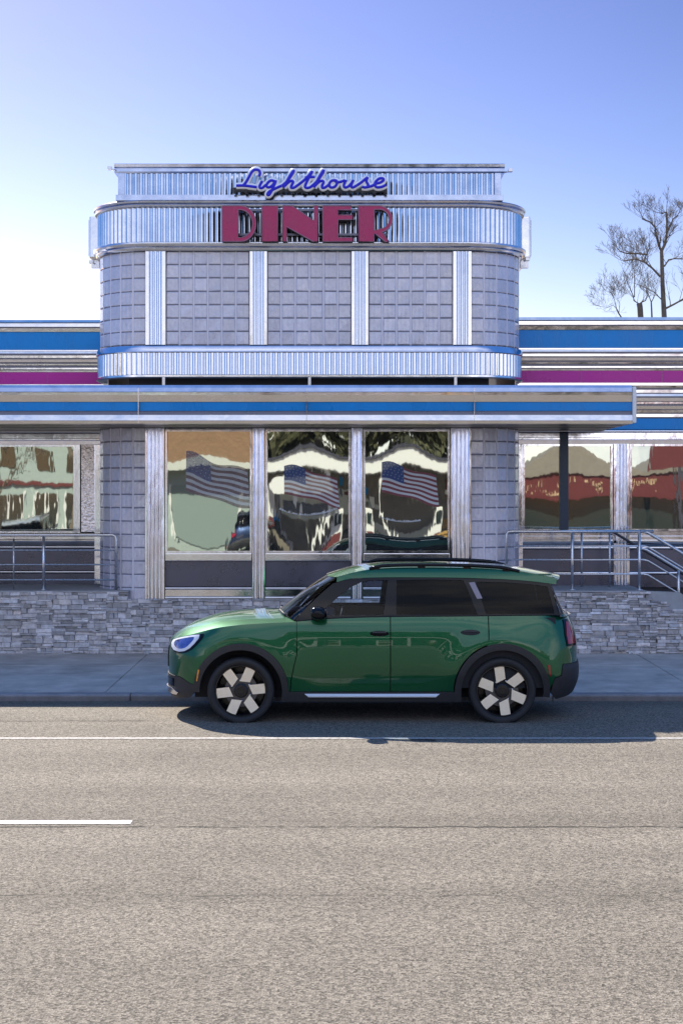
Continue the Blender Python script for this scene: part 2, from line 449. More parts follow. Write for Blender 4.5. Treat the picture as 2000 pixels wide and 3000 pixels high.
# ------------------------------------------------------------------ ledgestone wall
def stone_mat():
    m = bpy.data.materials.new('ledgestone'); m.use_nodes = True
    n = m.node_tree.nodes; l = m.node_tree.links; b = n['Principled BSDF']; b.inputs['Roughness'].default_value = 0.8
    at = n.new('ShaderNodeAttribute'); at.attribute_name = 'tone'
    tc = n.new('ShaderNodeTexCoord'); a = n.new('ShaderNodeTexNoise'); a.inputs['Scale'].default_value = 14; a.inputs['Detail'].default_value = 7; a.inputs['Roughness'].default_value = 0.7
    l.new(tc.outputs['Object'], a.inputs['Vector'])
    r = n.new('ShaderNodeMapRange'); r.inputs[1].default_value = 0.3; r.inputs[2].default_value = 0.7; r.inputs[3].default_value = 0.65; r.inputs[4].default_value = 1.3
    l.new(a.outputs['Fac'], r.inputs[0])
    s = n.new('ShaderNodeVectorMath'); s.operation = 'SCALE'; l.new(at.outputs['Color'], s.inputs[0]); l.new(r.outputs[0], s.inputs['Scale'])
    l.new(s.outputs[0], b.inputs['Base Color'])
    bp = n.new('ShaderNodeBump'); bp.inputs['Distance'].default_value = 0.01; l.new(a.outputs['Fac'], bp.inputs['Height']); l.new(bp.outputs[0], b.inputs['Normal'])
    return m
M['stone'] = stone_mat()
WALLY = 20.40
def wall_top(x):
    if x < -3.06: return 0.945
    if x < 2.45: return 0.835
    if x < 4.36: return 0.945
    if x < 4.70: return 0.80
    return max(0.30, 0.80 - 0.55 * (x - 4.62))
vs, fs, tones = [], [], []
r2 = random.Random(3)
xp = -12.0
while xp < 9:
    pw = r2.uniform(0.22, 0.62); z = 0.02
    while z < 0.95:
        h = r2.choice([0.02, 0.026, 0.032, 0.04, 0.048, 0.06, 0.075]); x = xp - r2.uniform(0, .03)
        while x < xp + pw - 0.03:
            L = r2.uniform(0.05, 0.24)
            if xp + pw - (x + L) < 0.05: L = xp + pw - x + r2.uniform(-.02, .02)
            xm = x + L / 2; top = min(z + h, wall_top(xm))
            if top - z > 0.012:
                d = r2.uniform(0.0, 0.042); g = 0.0018; t = r2.uniform(-0.007, 0.007); q = r2.uniform(-0.007, 0.007)
                o = len(vs)
                x0, x1, z0, z1 = x + g, x + L - g, z + g, top - g * 0.5
                y = WALLY - d; bv = 0.006
                vs += [(x0, WALLY + 0.05, z0), (x1, WALLY + 0.05, z0), (x1, WALLY + 0.05, z1), (x0, WALLY + 0.05, z1),
                       (x0, y + bv, z0), (x1, y + bv, z0), (x1, y + bv, z1), (x0, y + bv, z1),
                       (x0 + bv, y - t, z0 + bv * .7), (x1 - bv, y - q, z0 + bv * .7), (x1 - bv, y + t, z1 - bv * .7), (x0 + bv, y + q, z1 - bv * .7)]
                for f in [(0, 1, 5, 4), (1, 2, 6, 5), (2, 3, 7, 6), (3, 0, 4, 7), (4, 5, 9, 8), (5, 6, 10, 9), (6, 7, 11, 10), (7, 4, 8, 11), (8, 9, 10, 11)]:
                    fs.append([i + o for i in f])
                k = r2.choice([0.36, 0.44, 0.50, 0.54, 0.58, 0.62, 0.72]) * r2.uniform(0.85, 1.15); wv = r2.uniform(-0.03, 0.05)
                tones += [(k * (1.05 + wv), k, k * (1.0 - wv), 1)] * 12
            x += L
        z += h
    xp += pw
me = bpy.data.meshes.new('veneer'); me.from_pydata(vs, [], fs)
ca = me.color_attributes.new('tone', 'FLOAT_COLOR', 'POINT'); ca.data.foreach_set('color', [c for t in tones for c in t])
me.materials.append(M['stone'])
wall = thing('stone_wall', 'low grey ledgestone retaining wall along the pavement below the diner', 'wall', (0, WALLY, 0))
o = bpy.data.objects.new('stone_facing', me); COL.objects.link(o); put(o, wall)
b = MB()
b.box(-12, -3.06, WALLY + 0.045, 23, -0.05, 0.945 - 0.012); b.box(-3.06, 2.45, WALLY + 0.045, 20.55, -0.05, 0.835 - 0.01); b.box(2.45, 4.36, WALLY + 0.045, 23, -0.05, 0.933)
b.add([(4.36, WALLY + 0.045, -0.05), (9, WALLY + 0.045, -0.05), (9, WALLY + 0.045, 0.25), (5.5, WALLY + 0.045, 0.25), (4.70, WALLY + 0.045, 0.74), (4.36, WALLY + 0.045, 0.78)], [(0, 1, 2, 3, 4, 5)])
b.build('backing', 'concrete', wall)
b = MB(); b.box(-12, -3.05, WALLY - 0.03, 23, 0.937, 0.957, b=0.004)
b.box(2.45, 4.37, WALLY - 0.03, 23, 0.937, 0.957, b=0.004)
b.build('coping', 'concrete', wall)

# dry leaf bits and grit caught in the gutter and against the wall
M['leaf'] = mat('dry_leaf', (0.20, 0.13, 0.07), 0.9, var=0.4, var_scale=5)
r5 = random.Random(5); b = MB()
for k in range(420):
    if k % 3: x, y, z = r5.uniform(-9, 9), KERB - 0.03 - abs(r5.gauss(0, .12)), 0.0; z = -0.05 if y > 16.3 else -0.012
    else: x, y, z = r5.uniform(-9, 9), WALLY - 0.06 - abs(r5.gauss(0, .10)), 0.066
    q = r5.uniform(.008, .028); a = r5.uniform(0, 6.28); h = r5.uniform(.004, .014)
    c_, s_ = math.cos(a) * q, math.sin(a) * q
    b.add([(x - c_, y - s_, z + .003), (x + s_ * .6, y - c_ * .6, z + h), (x + c_, y + s_, z + .004), (x - s_ * .6, y + c_ * .6, z + h * .6)], [(0, 1, 2, 3)])
o = b.build('leaf_litter', 'leaf', recalc=False); o['kind'] = 'stuff'
# ------------------------------------------------------------------ the diner
TY = 20.47; XL, XR, RC = -3.60, 2.65, 0.80
def tower_path(step=0.05, back=24.5, inset=0.0, part='all', flute=None):
    """plan outline (x, y, nx, ny, s) from back left round the front to back right"""
    pts = []; s = 0.0
    segs = []
    x0, x1, yf, r = XL + inset, XR - inset, TY + inset, RC - inset
    n = max(2, int((back - (TY + RC)) / 0.25))
    left = [(x0, back + (TY + RC - back) * i / n, -1, 0) for i in range(n)]
    k = max(4, int(r * math.pi / 2 / step))
    arcl = [(x0 + r - r * math.cos(a), yf + r - r * math.sin(a), -math.cos(a), -math.sin(a)) for a in [math.pi / 2 * i / k for i in range(k)]]
    m = max(2, int((x1 - x0 - 2 * r) / step))
    front = [(x0 + r + (x1 - x0 - 2 * r) * i / m, yf, 0, -1) for i in range(m)]
    arcr = [(x1 - r + r * math.sin(a), yf + r - r * math.cos(a), math.sin(a), -math.cos(a)) for a in [math.pi / 2 * i / k for i in range(k)]]
    right = [(x1, TY + RC + (back - TY - RC) * i / n, 1, 0) for i in range(n + 1)]
    if part == 'all': raw = left + arcl + front + arcr + right
    elif part == 'left': raw = left[-3:] + arcl + front[:1]
    elif part == 'right': raw = arcr + right[:4]
    out = []
    for i, p in enumerate(raw):
        if i: s += math.hypot(p[0] - raw[i - 1][0], p[1] - raw[i - 1][1])
        out.append((*p, s))
    return out

diner = thing('diner', 'polished steel diner with rounded glass block tower and blue and magenta stripes', 'building', (-0.47, TY, 0))

def fluted(name, path, z0, z1, pitch, depth, m, parent, base=0.0):
    b = MB(); vs = []
    for (x, y, nx, ny, s) in path:
        t = (s / pitch) % 1.0
        o = base + depth * abs(math.cos(math.pi * t))
        vs += [(x + nx * o, y + ny * o, z0), (x + nx * o, y + ny * o, z1)]
    b.add(vs, [(2 * i, 2 * i + 2, 2 * i + 3, 2 * i + 1) for i in range(len(path) - 1)], 0, True)
    return b.build(name, m, parent, recalc=False, smooth_angle=50)

zt = lambda py: PZ(py, TY)
fine = tower_path(0.0085)
norm = tower_path(0.05)
# upper storey, from its underside to the sign ledge
b = MB(); b.sweep(norm, [(-0.5, 4.015), (0.03, 4.012), (0.055, 4.03), (0.055, 4.055), (0.03, 4.066), (-0.05, 4.066)], 0); b.build('base_trim', 'steel_brushed', diner, smooth_angle=35)
fluted('fluted_band', fine, 4.066, 4.379, 0.0765, 0.023, 'steel_brushed', diner, 0.012)
b = MB(); b.sweep(norm, [(-0.05, 4.379), (0.045, 4.379), (0.055, 4.39), (0.05, 4.44), (0.03, 4.478), (0.0, 4.492), (-0.05, 4.492)]); b.build('sill_trim', 'steel_trim', diner, smooth_angle=35)
b = MB(); b.sweep(norm, [(-0.05, 5.843), (0.045, 5.838), (0.06, 5.86), (0.062, 5.885), (0.09, 5.90), (0.10, 5.93), (0.10, 5.955), (0.075, 5.968), (-0.05, 5.968)]); b.build('sign_ledge', 'steel_trim', diner, smooth_angle=35)
fluted('fluted_band', fine, 5.968, 6.462, 0.0765, 0.023, 'steel_brushed', diner, 0.015)
b = MB(); b.sweep(norm, [(-0.05, 6.462), (0.05, 6.462), (0.07, 6.475), (0.075, 6.50), (0.055, 6.515), (0.09, 6.525), (0.095, 6.55), (0.08, 6.565), (-0.3, 6.575)]); b.build('cornice', 'steel_trim', diner, smooth_angle=35)
b = MB(); b.sweep(norm, [(-0.06, 4.02), (-0.03, 4.02), (-0.03, 6.56), (-0.06, 6.56)]); b.box(XL + 0.5, XR - 0.5, TY + 0.3, 24.4, 3.9, 6.55)
b.build('tower_core', 'core', diner)
b = MB(); b.box(XL + 0.25, XR - 0.25, TY + 0.35, 24.4, 6.555, 6.57); b.build('tower_roof', 'roofing', diner)

# pilasters of the upper storey
def pilaster(x0, x1, y, z0, z1, m, parent, nfl=3, depth=0.03, name='pilaster', plain=0.18):
    b = MB()
    w = x1 - x0; p = [(x0, y + 0.02), (x0, y - depth * 0.8)]
    a, c = x0 + w * plain, x1 - w * plain
    p += [(a - 0.004, y - depth * 0.8)]
    fw = (c - a) / nfl
    for k in range(nfl):
        for i in range(9):
            t = i / 8
            p.append((a + fw * (k + t), y - depth * 0.5 - min(depth, fw * 0.32) * math.sin(math.pi * t)))
    p += [(c + 0.004, y - depth * 0.8), (x1, y - depth * 0.8), (x1, y + 0.02)]
    n = len(p); vs = [(x, yy, z0) for x, yy in p] + [(x, yy, z1) for x, yy in p]
    b.add(vs, [(i, i + 1, i + 1 + n, i + n) for i in range(n - 1)], 0, True)
    b.add(vs, [list(range(n)), list(range(n, 2 * n))])
    return b.build(name, m, parent, smooth_angle=40)
PIL = [(427, 485), (732, 782), (1030, 1078), (1327, 1380)]
for a, c in PIL:
    pilaster(PX(a, TY), PX(c, TY), TY - 0.005, 4.4925, 5.842, 'steel_brushed', diner)

# glass blocks
def blocks(name, pos, ncol, z0, z1, nrow, parent, seed):
    """pos(t) -> (x, y, nx, ny) for t in 0..1 along the panel; every block bevelled and a touch out of true"""
    r = random.Random(seed); b = MB(); tn = []; H = (z1 - z0) / nrow; g = 0.008
    for i in range(ncol):
        for j in range(nrow):
            ta, tb = i / ncol, (i + 1) / ncol
            za, zb = z0 + H * j + g, z0 + H * (j + 1) - g
            xa, ya, nxa, nya = pos(ta); xb, yb, nxb, nyb = pos(tb)
            L = math.hypot(xb - xa, yb - ya); e = 0.015 / L; f = 0.010 / L
            def P(u, z, o):
                x = xa + (xb - xa) * u; y = ya + (yb - ya) * u
                nx = nxa + (nxb - nxa) * u; ny = nya + (nyb - nya) * u
                return (x + nx * o, y + ny * o, z)
            t1, t2, t3, t4 = [r.uniform(-0.0032, 0.0032) for _ in range(4)]
            d = 0.004
            vs = [P(e, za, 0), P(1 - e, za, 0), P(1 - e, zb, 0), P(e, zb, 0),
                  P(e + f, za + 0.010, d + t1), P(1 - e - f, za + 0.010, d + t2), P(1 - e - f, zb - 0.010, d + t3), P(e + f, zb - 0.010, d + t4),
                  P(e, za, -0.02), P(1 - e, za, -0.02), P(1 - e, zb, -0.02), P(e, zb, -0.02)]
            tone_ = r.uniform(0.90, 1.12); tn += [tone_] * 12
            b.add(vs, [(4, 5, 6, 7), (0, 1, 5, 4), (1, 2, 6, 5), (2, 3, 7, 6), (3, 0, 4, 7), (8, 9, 1, 0), (9, 10, 2, 1), (10, 11, 3, 2), (11, 8, 0, 3)], 0)
    n = 12
    for i in range(n):
        xa, ya, nxa, nya = pos(i / n); xb, yb, nxb, nyb = pos((i + 1) / n); o = -0.008
        b.add([(xa + nxa * o, ya + nya * o, z0), (xb + nxb * o, yb + nyb * o, z0), (xb + nxb * o, yb + nyb * o, z1), (xa + nxa * o, ya + nya * o, z1)], [(0, 1, 2, 3)], 1)
    for i in range(ncol + 1):
        x, y, nx, ny = pos(i / ncol); o = -0.004; tx, ty = -ny, nx
        w_ = 0.0135 if 0 < i < ncol else 0.006
        b.add([(x + nx * o - tx * w_, y + ny * o - ty * w_, z0 + .002), (x + nx * o + tx * w_, y + ny * o + ty * w_, z0 + .002), (x + nx * o + tx * w_, y + ny * o + ty * w_, z1 - .002), (x + nx * o - tx * w_, y + ny * o - ty * w_, z1 - .002)], [(0, 1, 2, 3)], 2)
    ob = b.build(name, ['glassblock', 'mortar', 'joint_pale'], parent, recalc=False)
    ca = ob.data.color_attributes.new('tone', 'FLOAT_COLOR', 'POINT'); tn += [1.0] * (len(b.v) - len(tn))
    ca.data.foreach_set('color', [c for t in tn for c in (t, t, t, 1)])
    return ob
def lin(x0, x1, y): return lambda t: (x0 + (x1 - x0) * t, y, 0, -1)
def along(path):
    Ls = path[-1][4]
    def f(t):
        s = t * Ls
        for i in range(len(path) - 1):
            if path[i + 1][4] >= s - 1e-9:
                a, c = path[i], path[i + 1]; u = (s - a[4]) / max(1e-9, c[4] - a[4])
                return tuple(a[k] + (c[k] - a[k]) * u for k in range(4))
        return path[-1][:4]
    return f
for k in range(3):
    x0, x1 = PX(PIL[k][1], TY), PX(PIL[k + 1][0], TY)
    blocks('glass_block_panel', lin(x0, x1, TY), 6, 4.4925, 5.842, 7, diner, k)
lp = tower_path(0.03, part='left'); rp = tower_path(0.03, part='right')
blocks('glass_block_corner', along(lp), 10, 4.4925, 5.842, 7, diner, 11)
blocks('glass_block_corner', along(rp), 10, 4.4925, 5.842, 7, diner, 12)
# back part of the upper side walls
for sx, x in ((-1, XL), (1, XR)):
    b = MB(); b.box(x - 0.01, x + 0.01, 22.0, 24.5, 4.49, 5.845); b.build('side_wall', 'dark_metal', diner)

# parapet above the sign band
PXL, PXR, PY = PX(347, 20.5), PX(1466, 20.5), 20.49
para = bpy.data.objects.new('parapet', None)
b = MB(); b.box(PXL, PXR, PY + 0.03, 23.0, 6.56, 7.06); para = b.build('parapet', 'dark_metal', diner)
b = MB(); b.box(PXL - 0.03, PXR + 0.03, PY - 0.05, 23.04, 6.565, 6.652, b=0.006); b.build('parapet_foot', 'steel_trim', para)
b = MB(); b.extrude_x([(-2.5, 6.966), (0.03, 6.966), (0.05, 6.985), (0.05, 7.03), (0.075, 7.045), (0.08, 7.085), (0.07, 7.093), (-2.5, 7.093)], PXL - 0.05, PXR + 0.05, PY); b.build('parapet_cap', 'steel_trim', para)
for x0, x1 in ((PXL, PXL + 0.10), (PXR - 0.09, PXR)):
    b = MB(); b.box(x0, x1, PY - 0.035, PY + 0.06, 6.653, 6.965, b=0.004); b.build('corner_post', 'steel_trim', para)
n = int((PXR - PXL - 0.2) / 0.0085); pp = [(PXL + 0.101 + (PXR - PXL - 0.192) * i / n, PY, 0, -1, 0.0) for i in range(n + 1)]
pp = [(x, y, a, c, i * (PXR - PXL - 0.192) / n) for i, (x, y, a, c, _) in enumerate(pp)]
fluted('fluted_panel', pp, 6.653, 6.965, 0.0755, 0.023, 'steel_brushed', para, 0.004)

# small floodlight stubs at the ends of the cap and ledge
def stub(x, y, z, sx):
    b = MB(); b.tube([(x, y, z), (x + sx * 0.10, y - 0.02, z + 0.02)], 0.012, 6); b.box(x + sx * 0.09 - 0.03, x + sx * 0.09 + 0.03, y - 0.06, y + 0.01, z, z + 0.05, b=0.006)
    b.build('floodlight_bracket', 'rail', diner)
stub(PXL - 0.02, PY - 0.05, 7.0, -1); stub(PXR + 0.04, PY - 0.05, 6.97, 1); stub(XR + 0.05, 21.1, 5.80, 0.6); stub(XL - 0.05, 21.1, 5.76, -0.6)

# legs that carry the tower on the canopy roof
for px in (470, 905, 1340):
    b = MB(); b.box(PX(px, 20.0) - 0.02, PX(px, 20.0) + 0.02, 20.35, 20.40, 3.83, 4.02); b.build('tower_foot', 'rail', diner)

# ------------------------------------------------------------------ canopy over the pavement front
CY = 19.24; CX0, CX1 = -9.2, 3.93  # left end carried on out of view, added length that shades the kerb
can = MB(); can.box(CX0 + 0.02, CX1 - 0.02, CY + 0.02, 21.9, 3.31, 3.80); canopy = can.build('canopy', 'core', diner)
b = MB(); b.box(CX0 + 0.01, CX1 - 0.01, CY + 0.03, 21.9, 3.299, 3.308); 
soff = b.build('soffit', 'soffit', canopy)
b = MB()
for k in range(1, 5): b.box(CX0 + 0.02, CX1 - 0.02, CY + 0.10 + k * 0.5, CY + 0.112 + k * 0.5, 3.292, 3.30)
b.build('soffit_joint', 'dark', soff)
b = MB()
b.extrude_x([(-2.6, 3.801), (-0.03, 3.801), (-0.012, 3.812), (-0.03, 3.822), (-2.6, 3.822)], CX0, CX1, CY); b.build('canopy_roof', 'roofing', canopy)
b = MB(); b.extrude_x([(-0.03, 3.727), (0.030, 3.729), (0.006, 3.786), (-0.012, 3.822), (-0.03, 3.822)], CX0, CX1, CY); b.build('drip_edge', 'steel_trim', canopy)
def bull(z0, z1, d, up=0.35):     # a bullnose that faces mostly down towards the street
    p = [(-0.03, z0)]
    for i in range(9):
        t = i / 8; a = -math.pi / 2 + t * (math.pi / 2 + up)
        p.append((d * math.cos(a), z0 + (z1 - z0) * (0.5 + 0.5 * math.sin(a) / 1.0) if a < 0 else z0 + (z1 - z0) * (0.5 + 0.5 * math.sin(a) / math.sin(up))))
    p.append((-0.03, z1)); return p
b = MB(); b.extrude_x([(-0.03, 3.592), (0.020, 3.594), (0.034, 3.684), (0.037, 3.722), (0.028, 3.7265), (-0.03, 3.7265)], CX0, CX1, CY); b.build('upper_moulding', 'steel', canopy)
b = MB(); b.extrude_x(flat_prof(3.472, 3.590, 0.012), CX0, CX1, CY); b.build('blue_stripe', 'blue', canopy)
b = MB(); b.extrude_x([(-0.03, 3.424), (0.002, 3.424), (-0.004, 3.470), (-0.03, 3.470)], CX0, CX1, CY); b.build('groove', 'dark_metal', canopy)
b = MB(); b.extrude_x([(-0.03, 3.299), (0.030, 3.299), (0.036, 3.338), (0.043, 3.341), (0.037, 3.416), (0.02, 3.422), (-0.03, 3.422)], CX0, CX1, CY); b.build('lower_moulding', 'steel', canopy)
b = MB(); b.box(CX1 - 0.005, CX1 + 0.05, CY - 0.055, 21.9, 3.305, 3.80, b=0.02); b.build('end_cap', 'white_paint', canopy)
b = MB(); b.box(CX0 - 0.05, CX0 + 0.005, CY - 0.055, 21.9, 3.305, 3.80, b=0.02); b.build('end_cap', 'white_paint', canopy)
for px in (407, 898, 1388):
    b = MB(); x = PX(px, CY); b.box(x - 0.003, x + 0.003, CY - 0.062, CY, 3.30, 3.775); b.build('fascia_joint', 'steel_brushed', canopy)

# ------------------------------------------------------------------ street level centre bay
GY = 20.50
b = MB(); b.box(XL + 0.85, XR - 0.85, GY + 0.09, GY + 0.3, 0.5, 3.31); b.box(XL + 0.6, XR - 0.6, GY + 0.45, 24, 0.3, 3.31); b.build('core_wall', 'core', diner)
blocks('glass_block_corner', along(lp), 10, 0.80, 3.30, 13, diner, 21)
blocks('glass_block_corner', along(rp), 10, 0.80, 3.30, 13, diner, 22)
for pth in (lp, rp):
    b = MB(); b.sweep(pth, [(-0.06, 0.3), (-0.03, 0.3), (-0.03, 3.305), (-0.06, 3.305)]); b.build('corner_backing', 'core', diner)
for a, c in ((427, 483), (1318, 1378)):
    pilaster(PX(a, GY), PX(c, GY), GY - 0.03, 0.80, 3.297, 'steel_pillar', diner, 4, 0.045, plain=0.10)
for a, c in ((740, 776), (1028, 1062)):
    pilaster(PX(a, GY), PX(c, GY), GY - 0.02, 0.80, 3.297, 'steel_pillar', diner, 2, 0.05, name='mullion', plain=0.14)

def window(x0, x1, y, z0, z1, parent, bulge=0.007, fw=0.03, frame='steel_pillar', name='window', res=22):
    b = MB()
    b.box(x0, x0 + fw, y - 0.035, y + 0.06, z0, z1); b.box(x1 - fw, x1, y - 0.035, y + 0.06, z0, z1)
    b.box(x0 + fw, x1 - fw, y - 0.035, y + 0.06, z1 - fw, z1); b.box(x0 + fw, x1 - fw, y - 0.035, y + 0.06, z0, z0 + fw)
    w = b.build(name, frame, parent)
    b = MB(); vs = []
    xa, xb, za, zb = x0 + fw, x1 - fw, z0 + fw, z1 - fw
    for j in range(res + 1):
        for i in range(res + 1):
            u = -1 + 2 * i / res; v = -1 + 2 * j / res
            vs.append((xa + (xb - xa) * (u + 1) / 2, y + bulge * (1 - u * u) ** 2 * (1 - v * v), za + (zb - za) * (v + 1) / 2))
    n = res + 1
    b.add(vs, [(j * n + i, j * n + i + 1, (j + 1) * n + i + 1, (j + 1) * n + i) for j in range(res) for i in range(res)], 0, True)
    b.build('pane', 'pane', w, recalc=False)
    return w
bays = [(484, 739), (777, 1027), (1063, 1317)]
wins = []
for i, (a, c) in enumerate(bays):
    x0, x1 = PX(a, GY), PX(c, GY)
    w = window(x0 + 0.003, x1 - 0.003, GY, PZ(1620, GY), PZ(1258, GY), diner, (0.003, 0.0045, 0.0045)[i])
    wins.append(w)
    # sill, kick panel and foot rails under the window
    b = MB()
    b.box(x0 + 0.002, x1 - 0.002, GY - 0.05, GY + 0.08, PZ(1643, GY), PZ(1621, GY), b=0.008)
    b.build('window_sill', 'steel_brushed', diner)
    b = MB(); b.box(x0 + 0.002, x1 - 0.002, GY - 0.004, GY + 0.07, PZ(1718, GY), PZ(1644, GY)); b.build('kick_panel', 'dark_metal', diner)
    b = MB()
    b.extrude_x(half_round(PZ(1728, GY), PZ(1719, GY), 0.03), x0 + 0.002, x1 - 0.002, GY)
    b.box(x0 + 0.002, x1 - 0.002, GY - 0.01, GY + 0.07, PZ(1747, GY), PZ(1728, GY))
    b.extrude_x(half_round(PZ(1757, GY), PZ(1747, GY), 0.035), x0 + 0.002, x1 - 0.002, GY)
    b.build('foot_rail', 'steel_brushed', diner, smooth_angle=40)
    b = MB(); b.extrude_x(half_round(PZ(1258, GY) + 0.002, 3.296, 0.03), x0 + 0.002, x1 - 0.002, GY); b.build('head_rail', 'steel_pillar', diner, smooth_angle=40)

# decals on the panes
M['decal_white'] = mat('decal_white', (0.90, 0.95, 1.0), 0.5, alpha=0.62)
M['faded_white'] = mat('faded_white', (0.88, 0.92, 0.96), 0.5, alpha=0.5)
M['faded_red'] = mat('faded_red', (0.32, 0.20, 0.22), 0.5, alpha=0.5)
M['faded_blue'] = mat('faded_blue', (0.20, 0.22, 0.42), 0.5, alpha=0.5)
M['decal_red'] = mat('decal_red', (0.30, 0.08, 0.10), 0.5, alpha=0.66)
M['decal_blue'] = mat('decal_blue', (0.04, 0.09, 0.28), 0.5, alpha=0.75)
def flag(parent, x0, ztop, w, h, drop, y, label, ph=0.4, mats=('decal_white', 'decal_red', 'decal_blue')):
    b = MB(); N = 20
    def pt(u, v):
        wave = (0.07 * math.sin(u * (5.2 + ph) + ph) + 0.05 * math.sin(u * 9 + v * 2 + ph)) * h
        sl = drop * (u * u * 0.35 + u * 0.65)
        return (x0 + w * u + 0.06 * w * v * u, y, ztop - h * v - sl + wave)
    for s in range(13):
        for i in range(N):
            u0, u1 = i / N, (i + 1) / N; v0, v1 = s / 13, (s + 1) / 13
            mi = 2 if (s < 7 and u1 <= 0.42) else (1 if s % 2 == 0 else 0)
            b.add([pt(u0, v1), pt(u1, v1), pt(u1, v0), pt(u0, v0)], [(0, 1, 2, 3)], mi)
    for r in range(5):
        for k in range(6):
            u, v = 0.035 + 0.065 * k + (0.02 if r % 2 else 0), (r + 0.7) / 13 * 1.22
            if u > 0.40: continue
            cx, cy, cz = pt(u, v); q = 0.009
            b.add([(cx + q * math.cos(R(90 + 36 * j)) * (1 if j % 2 == 0 else 0.42), y - 0.002, cz + q * math.sin(R(90 + 36 * j)) * (1 if j % 2 == 0 else 0.42)) for j in range(10)], [list(range(10))], 0)
    o = b.build('flag_decal', list(mats), parent, recalc=False)
    o['label'] = label
    return o
dy = GY - 0.004
flag(wins[0], PX(545, GY), PZ(1332, GY), 0.88, 0.56, 0.22, dy, 'faded stars and stripes decal on the left pane', 0.9, ('faded_white', 'faded_red', 'faded_blue'))
flag(wins[1], PX(832, GY), PZ(1366, GY), 0.76, 0.42, 0.16, dy, 'stars and stripes decal on the middle pane', 0.1)
flag(wins[2], PX(1118, GY), PZ(1358, GY), 0.78, 0.44, 0.16, dy, 'stars and stripes decal on the right pane')
def oval(parent, cx, cz, rx, rz):
    b = MB(); n = 28
    b.add([(cx + rx * math.cos(2 * math.pi * k / n) * (1 + 0.05 * math.sin(3 * k)), dy - 0.003, cz + rz * math.sin(2 * math.pi * k / n)) for k in range(n)], [list(range(n))], 0)
    o = b.build('oval_decal', 'decal_white', parent); o['label'] = 'white oval window decal'
def arc_marks(parent, cx, cz, rad, a0, a1, n, h, seed):
    r = random.Random(seed); b = MB()
    for k in range(n):
        if r.random() < 0.12: continue
        a = R(a0 + (a1 - a0) * k / (n - 1)); ww = r.uniform(0.4, 0.9) * h; hh = h * r.uniform(0.5, 1.0)
        p = Vector((cx + rad * math.sin(a), 0, cz - rad * math.cos(a))); t = Vector((math.cos(a), 0, math.sin(a))); q = Vector((-math.sin(a), 0, math.cos(a)))
        b.add([(v.x, dy - 0.002, v.z) for v in (p - t * ww / 2, p + t * ww / 2, p + t * ww / 2 + q * hh, p - t * ww / 2 + q * hh)], [(0, 1, 2, 3)])
    q = [(R(a0 - 1 + (a1 - a0 + 2) * k / 30)) for k in range(31)]
    V = []
    for a in q: V += [(cx + rad * math.sin(a), dy - 0.002, cz - rad * math.cos(a)), (cx + (rad - .004) * math.sin(a), dy - 0.002, cz - (rad - .004) * math.cos(a))]
    b.add(V, [(2 * k, 2 * k + 2, 2 * k + 3, 2 * k + 1) for k in range(30)])
    b.build('lettering_decal', 'decal_white', parent)
arc_marks(wins[1], PX(900, GY), PZ(1510, GY) + 1.0, 1.0, -23, 25, 26, 0.035, 1)
arc_marks(wins[2], PX(1190, GY), PZ(1530, GY) + 1.1, 1.1, -18, 10, 20, 0.032, 2)

